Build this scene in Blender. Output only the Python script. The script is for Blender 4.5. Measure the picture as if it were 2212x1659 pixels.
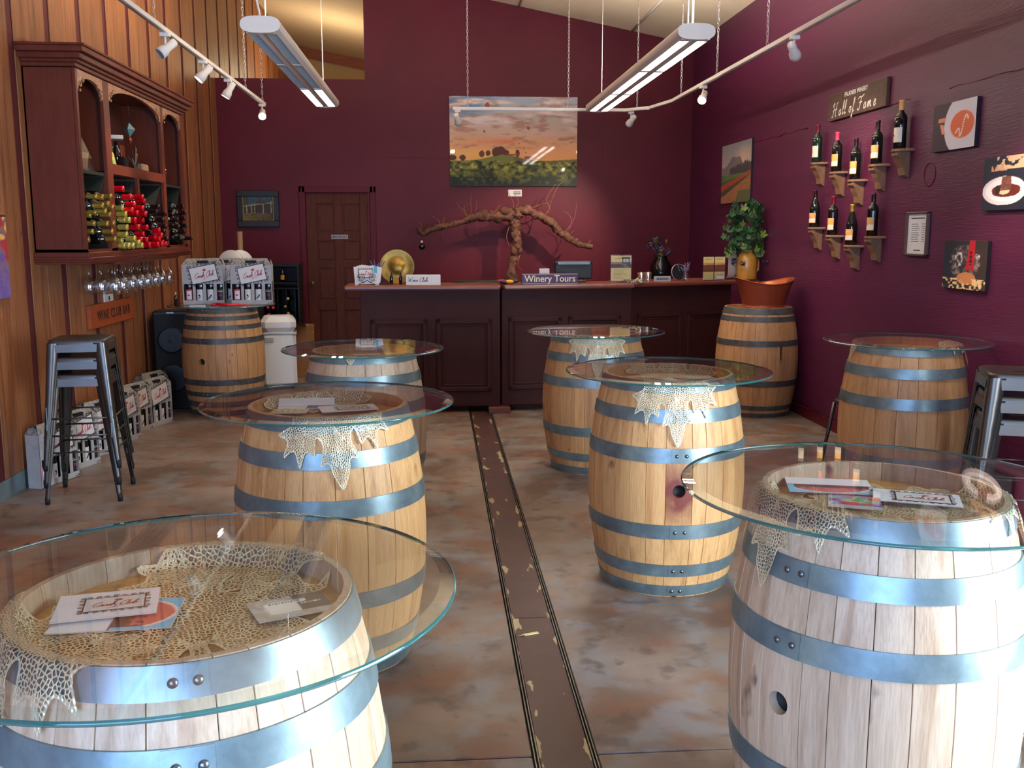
import bpy, bmesh, math, random
import numpy as np
from mathutils import Vector, Matrix, Euler
from mathutils.geometry import delaunay_2d_cdt
PI = math.pi
R = math.radians
for o in list(bpy.data.objects): bpy.data.objects.remove(o)
S = bpy.context.scene
COL = S.collection
rnd = random.Random(7)

# ---------------------------------------------------------------- camera, world, lights, exposure
cd = bpy.data.cameras.new('camera'); cam = bpy.data.objects.new('camera', cd); COL.objects.link(cam)
cam.location = (0, 0, 1.57); cam.rotation_euler = (R(90-8.917), 0, R(-4.412))
cd.sensor_width = 36; cd.lens = 2100/2212*36; cd.clip_start = .05; cd.clip_end = 200
S.camera = cam
S.view_settings.view_transform = 'Standard'; S.view_settings.look = 'None'
S.view_settings.gamma = 1; S.view_settings.use_curve_mapping = False
S.view_settings.exposure = 0.0
S.cycles.max_bounces = 10; S.cycles.transparent_max_bounces = 24
S.cycles.caustics_reflective = False; S.cycles.caustics_refractive = False
W = bpy.data.worlds.new('world'); S.world = W; W.use_nodes = True
W.node_tree.nodes['Background'].inputs[0].default_value = (.62, .78, 1, 1)
W.node_tree.nodes['Background'].inputs[1].default_value = 1.3

def light(kind, name, loc, rot, energy, color, **kw):
    l = bpy.data.lights.new(name, kind); l.energy = energy; l.color = color
    for k, v in kw.items(): setattr(l, k, v)
    o = bpy.data.objects.new(name, l); COL.objects.link(o); o.location = loc; o.rotation_euler = rot
    return o
def aim(loc, tgt):
    return (Vector(tgt)-Vector(loc)).to_track_quat('-Z', 'Y').to_euler()
# daylight through the glazed door in the right wall near the camera and the shopfront behind it
p = (3.35, 1.1, 1.25)
light('AREA', 'daylight_door', p, aim(p, (-1, 2.2, .75)), 390, (.74, .87, 1), shape='RECTANGLE', size=1.9, size_y=1.9)
p = (-.9, -2.6, 1.5)
light('AREA', 'daylight_shopfront', p, aim(p, (3.1, 5.6, 1.3)), 300, (.36, .56, 1), shape='RECTANGLE', size=3.2, size_y=2.2)

# ---------------------------------------------------------------- materials
def s2l(c): return tuple(((v/255)/12.92 if v/255 <= .04045 else ((v/255+.055)/1.055)**2.4) for v in c)
def mat(name, col, rough=.5, metal=0., var=0., scale=8., bump=0., stretch=(1, 1, 1), rand=0., col2=None, detail=5, coat=0., spec=.5, bscale=None):
    m = bpy.data.materials.new(name); m.use_nodes = True
    nt = m.node_tree; b = nt.nodes['Principled BSDF']; L = nt.links.new
    c = s2l(col) if max(col) > 1 else col
    b.inputs['Base Color'].default_value = (*c, 1); b.inputs['Roughness'].default_value = rough
    b.inputs['Metallic'].default_value = metal; b.inputs['Specular IOR Level'].default_value = spec
    b.inputs['Coat Weight'].default_value = coat
    if var or bump or col2:
        tc = nt.nodes.new('ShaderNodeTexCoord'); mp = nt.nodes.new('ShaderNodeMapping'); mp.inputs['Scale'].default_value = stretch
        L(tc.outputs['Object'], mp.inputs[0])
        vec = mp.outputs[0]
        if rand:
            oi = nt.nodes.new('ShaderNodeObjectInfo'); ad = nt.nodes.new('ShaderNodeVectorMath'); ad.operation = 'MULTIPLY_ADD'
            L(oi.outputs['Random'], ad.inputs[0]); ad.inputs[1].default_value = (37, 19, 53); L(mp.outputs[0], ad.inputs[2]); vec = ad.outputs[0]
        n = nt.nodes.new('ShaderNodeTexNoise'); n.inputs['Scale'].default_value = scale; n.inputs['Detail'].default_value = detail
        n.inputs['Roughness'].default_value = .62
        L(vec, n.inputs[0])
        mx = nt.nodes.new('ShaderNodeMix'); mx.data_type = 'RGBA'
        cc2 = (s2l(col2) if max(col2) > 1 else col2) if col2 else tuple(v*(1-var) for v in c)
        mx.inputs[6].default_value = (*cc2, 1); mx.inputs[7].default_value = (*(c if col2 else tuple(min(1, v*(1+var)) for v in c)), 1)
        mr = nt.nodes.new('ShaderNodeMapRange'); mr.inputs[1].default_value = .34; mr.inputs[2].default_value = .66
        L(n.outputs[0], mr.inputs[0]); L(mr.outputs[0], mx.inputs[0])
        out = mx.outputs[2]
        if rand:
            hs = nt.nodes.new('ShaderNodeHueSaturation'); m2 = nt.nodes.new('ShaderNodeMapRange')
            m2.inputs[3].default_value = 1-rand; m2.inputs[4].default_value = 1+rand
            L(oi.outputs['Random'], m2.inputs[0]); L(m2.outputs[0], hs.inputs['Value']); L(out, hs.inputs['Color']); out = hs.outputs[0]
        L(out, b.inputs['Base Color'])
        if bump:
            bp = nt.nodes.new('ShaderNodeBump'); bp.inputs['Strength'].default_value = bump; bp.inputs['Distance'].default_value = .01
            src = n
            if bscale:
                src = nt.nodes.new('ShaderNodeTexNoise'); src.inputs['Scale'].default_value = bscale; src.inputs['Detail'].default_value = 3; L(vec, src.inputs[0])
            L(src.outputs[0], bp.inputs['Height']); L(bp.outputs[0], b.inputs['Normal'])
    return m
def emis(name, col, strength):
    m = bpy.data.materials.new(name); m.use_nodes = True; b = m.node_tree.nodes['Principled BSDF']
    b.inputs['Base Color'].default_value = (.8, .8, .8, 1)
    b.inputs['Emission Color'].default_value = (*col, 1); b.inputs['Emission Strength'].default_value = strength
    return m
def clear(name, tint=(1, 1, 1), ior=1.5, rough=0., amount=1.):
    "thin clear sheet: lets light straight through, reflects by Fresnel"
    m = bpy.data.materials.new(name); m.use_nodes = True; nt = m.node_tree; nt.nodes.clear(); L = nt.links.new
    o = nt.nodes.new('ShaderNodeOutputMaterial'); mx = nt.nodes.new('ShaderNodeMixShader')
    f = nt.nodes.new('ShaderNodeFresnel'); ge = nt.nodes.new('ShaderNodeNewGeometry'); fr = nt.nodes.new('ShaderNodeMapRange')
    fr.inputs[3].default_value = ior; fr.inputs[4].default_value = 1/ior; L(ge.outputs['Backfacing'], fr.inputs[0]); L(fr.outputs[0], f.inputs[0])
    t = nt.nodes.new('ShaderNodeBsdfTransparent'); t.inputs[0].default_value = (*tint, 1)
    g = nt.nodes.new('ShaderNodeBsdfAnisotropic'); g.inputs['Roughness'].default_value = rough; g.inputs[0].default_value = (1, 1, 1, 1)
    mt = nt.nodes.new('ShaderNodeMath'); mt.operation = 'MULTIPLY'; mt.inputs[1].default_value = amount; mt.use_clamp = True
    L(f.outputs[0], mt.inputs[0]); L(mt.outputs[0], mx.inputs[0]); L(t.outputs[0], mx.inputs[1]); L(g.outputs[0], mx.inputs[2]); L(mx.outputs[0], o.inputs[0])
    return m
def vcol(name, rough=.5, coat=0., spec=.5):
    m = bpy.data.materials.new(name); m.use_nodes = True; nt = m.node_tree; b = nt.nodes['Principled BSDF']
    a = nt.nodes.new('ShaderNodeVertexColor'); a.layer_name = 'Col'; nt.links.new(a.outputs[0], b.inputs['Base Color'])
    b.inputs['Roughness'].default_value = rough; b.inputs['Coat Weight'].default_value = coat; b.inputs['Coat Roughness'].default_value = .03; b.inputs['Specular IOR Level'].default_value = spec
    return m

M = {}
M['plum'] = mat('plum_wall_paint', (90, 21, 36), .5, spec=.25, var=.10, scale=1.6, bump=.08, bscale=60)
M['plum_rough'] = mat('plum_wall_brushed', (84, 27, 60), .44, var=.10, scale=1.5, bump=.2, stretch=(1, .22, 4), bscale=30)  # bluer than the back wall paint: the blue daylight is put into its colour
M['plum_trim'] = mat('plum_trim_paint', (92, 25, 38), .5, var=.06, scale=3, spec=.2)
M['ceiling'] = mat('cream_ceiling', (226, 208, 178), .8, var=.03, scale=2)
M['beige_wall'] = mat('beige_far_wall', (190, 160, 112), .8, var=.05, scale=2)
M['redwood'] = mat('redwood_trim', (150, 82, 52), .6, var=.15, scale=4, stretch=(1, 1, 6))
M['groove'] = mat('dark_red_backing', (84, 22, 26), .7, var=.1, scale=4)
M['flashing'] = mat('grey_flashing', (120, 140, 146), .45, .3, var=.12, scale=7)
M['counter'] = mat('counter_paint', (62, 29, 27), .6, var=.12, scale=3, bump=.03, spec=.22)
M['counter_top'] = mat('counter_top', (118, 62, 48), .3, var=.2, scale=5, stretch=(1, 6, 6))
M['counter_dark'] = mat('counter_work_surface', (38, 42, 50), .3)
M['door'] = mat('dark_wood_door', (84, 42, 34), .62, var=.2, scale=9, stretch=(5, 5, .6), spec=.2)
M['cabinet'] = mat('cherry_cabinet', (100, 43, 27), .5, var=.16, scale=6, stretch=(4, 4, .6), spec=.28)
M['cabinet_dark'] = mat('cabinet_lattice', (44, 50, 46), .4)
M['cabinet_in'] = mat('cabinet_inside', (84, 40, 26), .5, var=.15, scale=5)
M['carved'] = mat('cabinet_carved', (170, 116, 80), .3, var=.3, scale=16, bump=.9, coat=.3)  # paler than the cabinet wood: the spotlight on the arches is in the colour
M['steel'] = mat('galvanised_hoop', (126, 146, 150), .36, .55, var=.22, scale=11, bump=.05, rand=.06, spec=.5)
M['steel_old'] = mat('weathered_hoop', (92, 94, 94), .5, .45, var=.3, scale=14, bump=.1, rand=.05)
M['rivet'] = mat('rivet_steel', (120, 124, 128), .3, .9)
M['gun'] = mat('gunmetal', (92, 88, 84), .33, .82, var=.12, scale=5)
M['rubber'] = mat('black_rubber', (18, 18, 19), .7)
M['black'] = mat('black_plastic', (22, 24, 27), .45)
M['blackgloss'] = mat('black_gloss', (14, 15, 18), .15)
M['white'] = mat('white_plastic', (222, 218, 212), .32)
M['fixture'] = mat('fixture_white', (226, 218, 208), .45)
M['paper'] = mat('paper_white', (228, 226, 222), .6)
M['cream'] = mat('cream_paper', (224, 206, 140), .55)
M['grey_card'] = mat('pearl_grey_card', (176, 174, 172), .5, var=.10, scale=20)
M['grey_dark'] = mat('damask_grey_card', (138, 136, 132), .5, var=.35, scale=55, detail=1)
M['ink'] = mat('black_ink', (22, 22, 34), .5)
M['red_ink'] = mat('red_ink', (186, 28, 44), .5)
M['pink'] = mat('pink_label', (214, 60, 96), .45)
M['gold_foil'] = mat('gold_foil', (176, 146, 62), .3, .55, var=.15, scale=30)
M['gold_light'] = mat('pale_gold_foil', (206, 188, 88), .3, .4, var=.12, scale=30)
M['red_foil'] = mat('red_foil', (214, 8, 28), .22, .15)
M['dark_foil'] = mat('dark_foil', (44, 22, 26), .3, .2)
M['wine_red'] = mat('wine_foil', (120, 20, 50), .3, .2)
M['bottle'] = mat('dark_bottle_glass', (12, 16, 14), .06, spec=.7)
M['bottle_green'] = mat('green_bottle_glass', (14, 44, 30), .06, spec=.7)
M['label_tan'] = mat('tan_label', (226, 170, 92), .5, var=.1, scale=30)
M['label_cream'] = mat('cream_label', (236, 224, 200), .5, var=.05, scale=30)
M['label_dark'] = mat('black_label', (36, 28, 36), .5)
M['orange_lab'] = mat('yellow_label', (226, 160, 30), .45)
M['corbel'] = mat('corbel_wood', (126, 92, 68), .6, var=.25, scale=9, stretch=(3, 3, 1))
M['dark_wood'] = mat('dark_sign_wood', (74, 52, 40), .55, var=.3, scale=5, stretch=(4, .7, 6))
M['sign_orange'] = mat('orange_stained_pine', (164, 78, 32), .5, var=.14, scale=5, stretch=(3, .6, 5))
M['purple'] = mat('purple_sign', (78, 44, 88), .5)
M['ivory'] = mat('ivory_lettering', (238, 226, 188), .5)
M['white_ink'] = mat('white_lettering', (235, 232, 226), .5)
M['copper'] = mat('copper_tub', (150, 68, 42), .42, .4, var=.06, scale=30)
M['copper_in'] = mat('copper_tub_inside', (190, 104, 60), .3, .7)
M['brass'] = mat('hammered_brass', (158, 126, 62), .42, .85, var=.25, scale=10, bump=.2)
M['gold_frame'] = mat('gilt_frame', (176, 130, 70), .35, .5)
M['rail'] = mat('floor_rail_steel', (120, 116, 112), .35, .8, var=.2, scale=9)
M['bark'] = mat('vine_bark', (98, 60, 44), .75, var=.5, scale=24, bump=.9, stretch=(1, 1, .6), detail=8)
M['twig'] = mat('vine_twig', (140, 92, 74), .7, var=.3, scale=30)
M['leaf1'] = mat('green_leaf', (44, 84, 46), .45, var=.35, scale=16, rand=.35)
M['leaf2'] = mat('yellow_green_leaf', (118, 140, 62), .45, var=.3, scale=16, rand=.25)
M['berry'] = mat('dark_berry', (48, 34, 56), .3)
M['lavender'] = mat('dried_lavender', (128, 112, 140), .8, var=.2, scale=20)
M['jug'] = mat('stoneware_jug', (196, 140, 54), .35, var=.2, scale=7, coat=.3)
M['kraft'] = mat('kraft_card', (150, 108, 66), .7, var=.1, scale=6)
M['tube'] = mat('cardboard_tube', (140, 108, 80), .7)
M['chrome'] = mat('chain_steel', (190, 186, 184), .3, .9)
M['mirror'] = mat('silver', (200, 200, 200), .15, 1)
M['frosted'] = mat('grey_louver', (158, 160, 160), .35, .3)
M['lamp'] = emis('lit_lamp_panel', (1, .96, .92), 24)
M['lamp_up'] = emis('uplight_panel', (1, .92, .82), 72)
M['bulb'] = emis('lit_bulb', (1, .85, .66), 60)
M['glass'] = clear('table_glass', (.98, .992, .988), 1.48, amount=.85)
M['stem'] = clear('stemware_glass', (.95, .96, .965), 1.7, .03, amount=1.7)
M['acrylic'] = clear('clear_acrylic', (.96, .97, .97), 1.5, amount=1.5)
M['wrap'] = clear('cellophane', (.86, .86, .86), 1.9, .12, amount=1.6)
M['print'] = vcol('printed_card', .5)
M['glossprint'] = vcol('acrylic_print', .45, coat=.7, spec=.2)
M['canvas'] = vcol('canvas_print', .55, coat=.12)

def glass_edge():
    m = bpy.data.materials.new('green_glass_edge'); m.use_nodes = True; b = m.node_tree.nodes['Principled BSDF']
    b.inputs['Base Color'].default_value = (.02, .15, .14, 1); b.inputs['Roughness'].default_value = .05
    b.inputs['Transmission Weight'].default_value = .3; b.inputs['IOR'].default_value = 1.5; b.inputs['Alpha'].default_value = .95
    return m
M['edge'] = glass_edge()
M['bevel'] = clear('bevel_glass', (.84, .93, .91), 1.75, amount=1.3)

def oak(name, base, dark, rand=.10):
    m = bpy.data.materials.new(name); m.use_nodes = True; nt = m.node_tree; b = nt.nodes['Principled BSDF']; L = nt.links.new
    tc = nt.nodes.new('ShaderNodeTexCoord'); oi = nt.nodes.new('ShaderNodeObjectInfo')
    mp = nt.nodes.new('ShaderNodeMapping'); mp.inputs['Scale'].default_value = (9, 9, .55)
    L(tc.outputs['Object'], mp.inputs[0])
    ad = nt.nodes.new('ShaderNodeVectorMath'); ad.operation = 'MULTIPLY_ADD'; ad.inputs[1].default_value = (31, 17, 43)
    L(oi.outputs['Random'], ad.inputs[0]); L(mp.outputs[0], ad.inputs[2])
    n = nt.nodes.new('ShaderNodeTexNoise'); n.inputs['Scale'].default_value = 3; n.inputs['Detail'].default_value = 7; n.inputs['Distortion'].default_value = .5
    L(ad.outputs[0], n.inputs[0])
    n3 = nt.nodes.new('ShaderNodeTexNoise'); n3.inputs['Scale'].default_value = 22; n3.inputs['Detail'].default_value = 4; L(ad.outputs[0], n3.inputs[0])
    mx = nt.nodes.new('ShaderNodeMix'); mx.data_type = 'RGBA'; mx.inputs[6].default_value = (*s2l(dark), 1); mx.inputs[7].default_value = (*s2l(base), 1)
    mr = nt.nodes.new('ShaderNodeMapRange'); mr.inputs[1].default_value = .28; mr.inputs[2].default_value = .56; L(n.outputs[0], mr.inputs[0]); L(mr.outputs[0], mx.inputs[0])
    mx3 = nt.nodes.new('ShaderNodeMix'); mx3.data_type = 'RGBA'; mx3.blend_type = 'MULTIPLY'; mx3.inputs[0].default_value = .35
    cr = nt.nodes.new('ShaderNodeMapRange'); cr.inputs[1].default_value = .35; cr.inputs[2].default_value = .6; cr.inputs[3].default_value = .55
    L(n3.outputs[0], cr.inputs[0]); L(mx.outputs[2], mx3.inputs[6]); L(cr.outputs[0], mx3.inputs[7])
    # sparse dark knots and drips
    n2 = nt.nodes.new('ShaderNodeTexNoise'); n2.inputs['Scale'].default_value = 9; n2.inputs['Detail'].default_value = 3
    mp2 = nt.nodes.new('ShaderNodeMapping'); mp2.inputs['Scale'].default_value = (1, 1, .55); L(tc.outputs['Object'], mp2.inputs[0])
    ad2 = nt.nodes.new('ShaderNodeVectorMath'); ad2.operation = 'MULTIPLY_ADD'; ad2.inputs[1].default_value = (11, 71, 23); L(oi.outputs['Random'], ad2.inputs[0]); L(mp2.outputs[0], ad2.inputs[2]); L(ad2.outputs[0], n2.inputs[0])
    m3 = nt.nodes.new('ShaderNodeMapRange'); m3.inputs[1].default_value = .69; m3.inputs[2].default_value = .76; L(n2.outputs[0], m3.inputs[0])
    mx2 = nt.nodes.new('ShaderNodeMix'); mx2.data_type = 'RGBA'; mx2.inputs[7].default_value = (*s2l((92, 58, 44)), 1)
    L(m3.outputs[0], mx2.inputs[0]); L(mx3.outputs[2], mx2.inputs[6])
    hs = nt.nodes.new('ShaderNodeHueSaturation'); m4 = nt.nodes.new('ShaderNodeMapRange'); m4.inputs[3].default_value = 1-rand; m4.inputs[4].default_value = 1+rand*.6
    L(oi.outputs['Random'], m4.inputs[0]); L(m4.outputs[0], hs.inputs['Value']); L(mx2.outputs[2], hs.inputs['Color'])
    last = hs.outputs[0]
    L(last, b.inputs['Base Color']); b.inputs['Roughness'].default_value = .5
    bp = nt.nodes.new('ShaderNodeBump'); bp.inputs['Strength'].default_value = .15; bp.inputs['Distance'].default_value = .004; L(n3.outputs[0], bp.inputs['Height']); L(bp.outputs[0], b.inputs['Normal'])
    return m, hs, b, tc
def stain(pack, c, r0, r1, col):
    m, hs, b, tc = pack; nt = m.node_tree; L = nt.links.new
    d = nt.nodes.new('ShaderNodeVectorMath'); d.operation = 'DISTANCE'; L(tc.outputs['Object'], d.inputs[0]); d.inputs[1].default_value = c
    n = nt.nodes.new('ShaderNodeTexNoise'); n.inputs['Scale'].default_value = 18; n.inputs['Detail'].default_value = 5
    a = nt.nodes.new('ShaderNodeMath'); a.operation = 'MULTIPLY_ADD'; a.inputs[1].default_value = .14; L(tc.outputs['Object'], n.inputs[0]); L(n.outputs[0], a.inputs[0]); L(d.outputs['Value'], a.inputs[2])
    mr = nt.nodes.new('ShaderNodeMapRange'); mr.inputs[1].default_value = r0+.07; mr.inputs[2].default_value = r1+.07; mr.inputs[3].default_value = .92; mr.inputs[4].default_value = 0; L(a.outputs[0], mr.inputs[0])
    mx = nt.nodes.new('ShaderNodeMix'); mx.data_type = 'RGBA'; mx.inputs[7].default_value = (*s2l(col), 1); L(mr.outputs[0], mx.inputs[0]); L(hs.outputs[0], mx.inputs[6]); L(mx.outputs[2], b.inputs['Base Color'])
    return m
OAK = {'golden': oak('oak_golden', (226, 176, 116), (196, 140, 84))[0],
       'pale': oak('oak_pale', (214, 188, 158), (184, 150, 118), .12)[0],  # aged greyish oak, whitened further: daylight on these barrels is painted in
       'orange': oak('oak_orange', (208, 158, 106), (178, 128, 80))[0],
       'aged': oak('oak_inside', (214, 186, 144), (180, 148, 108))[0],
       'head': oak('oak_head', (216, 166, 98), (188, 136, 74))[0]}
OAK['stained'] = stain(oak('oak_wine_stained', (226, 176, 116), (196, 140, 84)), (.35, 0, .48), .045, .17, (112, 34, 40))
PINE = oak('knotty_pine', (160, 103, 64), (116, 68, 40), .16)[0]

def floor_mat():
    m = bpy.data.materials.new('stained_concrete'); m.use_nodes = True; nt = m.node_tree; b = nt.nodes['Principled BSDF']; L = nt.links.new
    g = nt.nodes.new('ShaderNodeNewGeometry')
    def noise(s, d, dist=0.):
        n = nt.nodes.new('ShaderNodeTexNoise'); n.inputs['Scale'].default_value = s; n.inputs['Detail'].default_value = d; n.inputs['Distortion'].default_value = dist
        L(g.outputs['Position'], n.inputs[0]); return n.outputs[0]
    def mixc(a, c, f):
        mx = nt.nodes.new('ShaderNodeMix'); mx.data_type = 'RGBA'
        if isinstance(a, tuple): mx.inputs[6].default_value = (*s2l(a), 1)
        else: L(a, mx.inputs[6])
        if isinstance(c, tuple): mx.inputs[7].default_value = (*s2l(c), 1)
        else: L(c, mx.inputs[7])
        L(f, mx.inputs[0]); return mx.outputs[2]
    def rng(x, a, c, lo=0., hi=1.):
        r = nt.nodes.new('ShaderNodeMapRange'); r.inputs[1].default_value = a; r.inputs[2].default_value = c; r.inputs[3].default_value = lo; r.inputs[4].default_value = hi; L(x, r.inputs[0]); return r.outputs[0]
    c = mixc((104, 82, 68), (150, 132, 118), rng(noise(1.3, 9, .15), .38, .62))
    c = mixc(c, (130, 86, 64), rng(noise(2.9, 10, .1), .52, .64, 0, .75))
    c = mixc(c, (134, 136, 138), rng(noise(4.4, 11, .15), .50, .62, 0, .6))
    c = mixc(c, (72, 62, 60), rng(noise(8, 12, .1), .56, .66, 0, .55))
    L(c, b.inputs['Base Color'])
    L(rng(noise(5, 5), .3, .7, .30, .55), b.inputs['Roughness'])
    bp = nt.nodes.new('ShaderNodeBump'); bp.inputs['Strength'].default_value = .12; bp.inputs['Distance'].default_value = .01; L(noise(30, 6), bp.inputs['Height']); L(bp.outputs[0], b.inputs['Normal'])
    return m
M['floor'] = floor_mat()
def strip_mat():
    m = mat('painted_cover_board', (78, 50, 46), .45, var=.14, scale=5); nt = m.node_tree; L = nt.links.new; b = nt.nodes['Principled BSDF']
    src = b.inputs['Base Color'].links[0].from_socket
    tc = nt.nodes.new('ShaderNodeNewGeometry'); sp = nt.nodes.new('ShaderNodeSeparateXYZ'); L(tc.outputs['Position'], sp.inputs[0])
    # worn along both long edges
    e = nt.nodes.new('ShaderNodeMath'); e.operation = 'SUBTRACT'; L(sp.outputs[0], e.inputs[0]); e.inputs[1].default_value = .370
    a = nt.nodes.new('ShaderNodeMath'); a.operation = 'ABSOLUTE'; L(e.outputs[0], a.inputs[0])
    n = nt.nodes.new('ShaderNodeTexNoise'); n.inputs['Scale'].default_value = 9; n.inputs['Detail'].default_value = 6
    mp = nt.nodes.new('ShaderNodeMapping'); mp.inputs['Scale'].default_value = (2.2, .55, 1); L(tc.outputs['Position'], mp.inputs[0]); L(mp.outputs[0], n.inputs[0])
    s = nt.nodes.new('ShaderNodeMath'); s.operation = 'MULTIPLY_ADD'; L(a.outputs[0], s.inputs[0]); s.inputs[1].default_value = 2.2; L(n.outputs[0], s.inputs[2])
    r = nt.nodes.new('ShaderNodeMapRange'); r.inputs[1].default_value = .725; r.inputs[2].default_value = .735; L(s.outputs[0], r.inputs[0])
    mx = nt.nodes.new('ShaderNodeMix'); mx.data_type = 'RGBA'; L(r.outputs[0], mx.inputs[0]); L(src, mx.inputs[6]); mx.inputs[7].default_value = (*s2l((176, 158, 116)), 1)
    L(mx.outputs[2], b.inputs['Base Color']); return m
M['strip'] = strip_mat()
def lace():
    m = bpy.data.materials.new('gold_lace'); m.use_nodes = True; nt = m.node_tree; nt.nodes.clear(); L = nt.links.new
    o = nt.nodes.new('ShaderNodeOutputMaterial'); mx = nt.nodes.new('ShaderNodeMixShader'); t = nt.nodes.new('ShaderNodeBsdfTransparent')
    b = nt.nodes.new('ShaderNodeBsdfPrincipled'); b.inputs['Base Color'].default_value = (*s2l((232, 222, 184)), 1); b.inputs['Metallic'].default_value = .35; b.inputs['Roughness'].default_value = .34
    uv = nt.nodes.new('ShaderNodeUVMap'); uv.uv_map = 'UVMap'
    v = nt.nodes.new('ShaderNodeTexVoronoi'); v.feature = 'DISTANCE_TO_EDGE'; v.voronoi_dimensions = '2D'; v.inputs['Scale'].default_value = 116; v.inputs['Randomness'].default_value = .8; L(uv.outputs[0], v.inputs['Vector'])
    c1 = nt.nodes.new('ShaderNodeMath'); c1.operation = 'LESS_THAN'; c1.inputs[1].default_value = .145; L(v.outputs['Distance'], c1.inputs[0])
    a = nt.nodes.new('ShaderNodeAttribute'); a.attribute_name = 'rim'
    c2 = nt.nodes.new('ShaderNodeMath'); c2.operation = 'LESS_THAN'; c2.inputs[1].default_value = .0050; L(a.outputs['Fac'], c2.inputs[0])
    a3 = nt.nodes.new('ShaderNodeAttribute'); a3.attribute_name = 'vein'
    c3 = nt.nodes.new('ShaderNodeMath'); c3.operation = 'LESS_THAN'; c3.inputs[1].default_value = .0028; L(a3.outputs['Fac'], c3.inputs[0])
    x1 = nt.nodes.new('ShaderNodeMath'); x1.operation = 'MAXIMUM'; L(c1.outputs[0], x1.inputs[0]); L(c2.outputs[0], x1.inputs[1])
    x2 = nt.nodes.new('ShaderNodeMath'); x2.operation = 'MAXIMUM'; L(x1.outputs[0], x2.inputs[0]); L(c3.outputs[0], x2.inputs[1])
    L(x2.outputs[0], mx.inputs[0]); L(t.outputs[0], mx.inputs[1]); L(b.outputs[0], mx.inputs[2]); L(mx.outputs[0], o.inputs[0])
    bp = nt.nodes.new('ShaderNodeBump'); bp.invert = True; bp.inputs['Strength'].default_value = .8; bp.inputs['Distance'].default_value = .003; L(v.outputs['Distance'], bp.inputs['Height']); L(bp.outputs[0], b.inputs['Normal'])
    return m
M['lace'] = lace()

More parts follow.
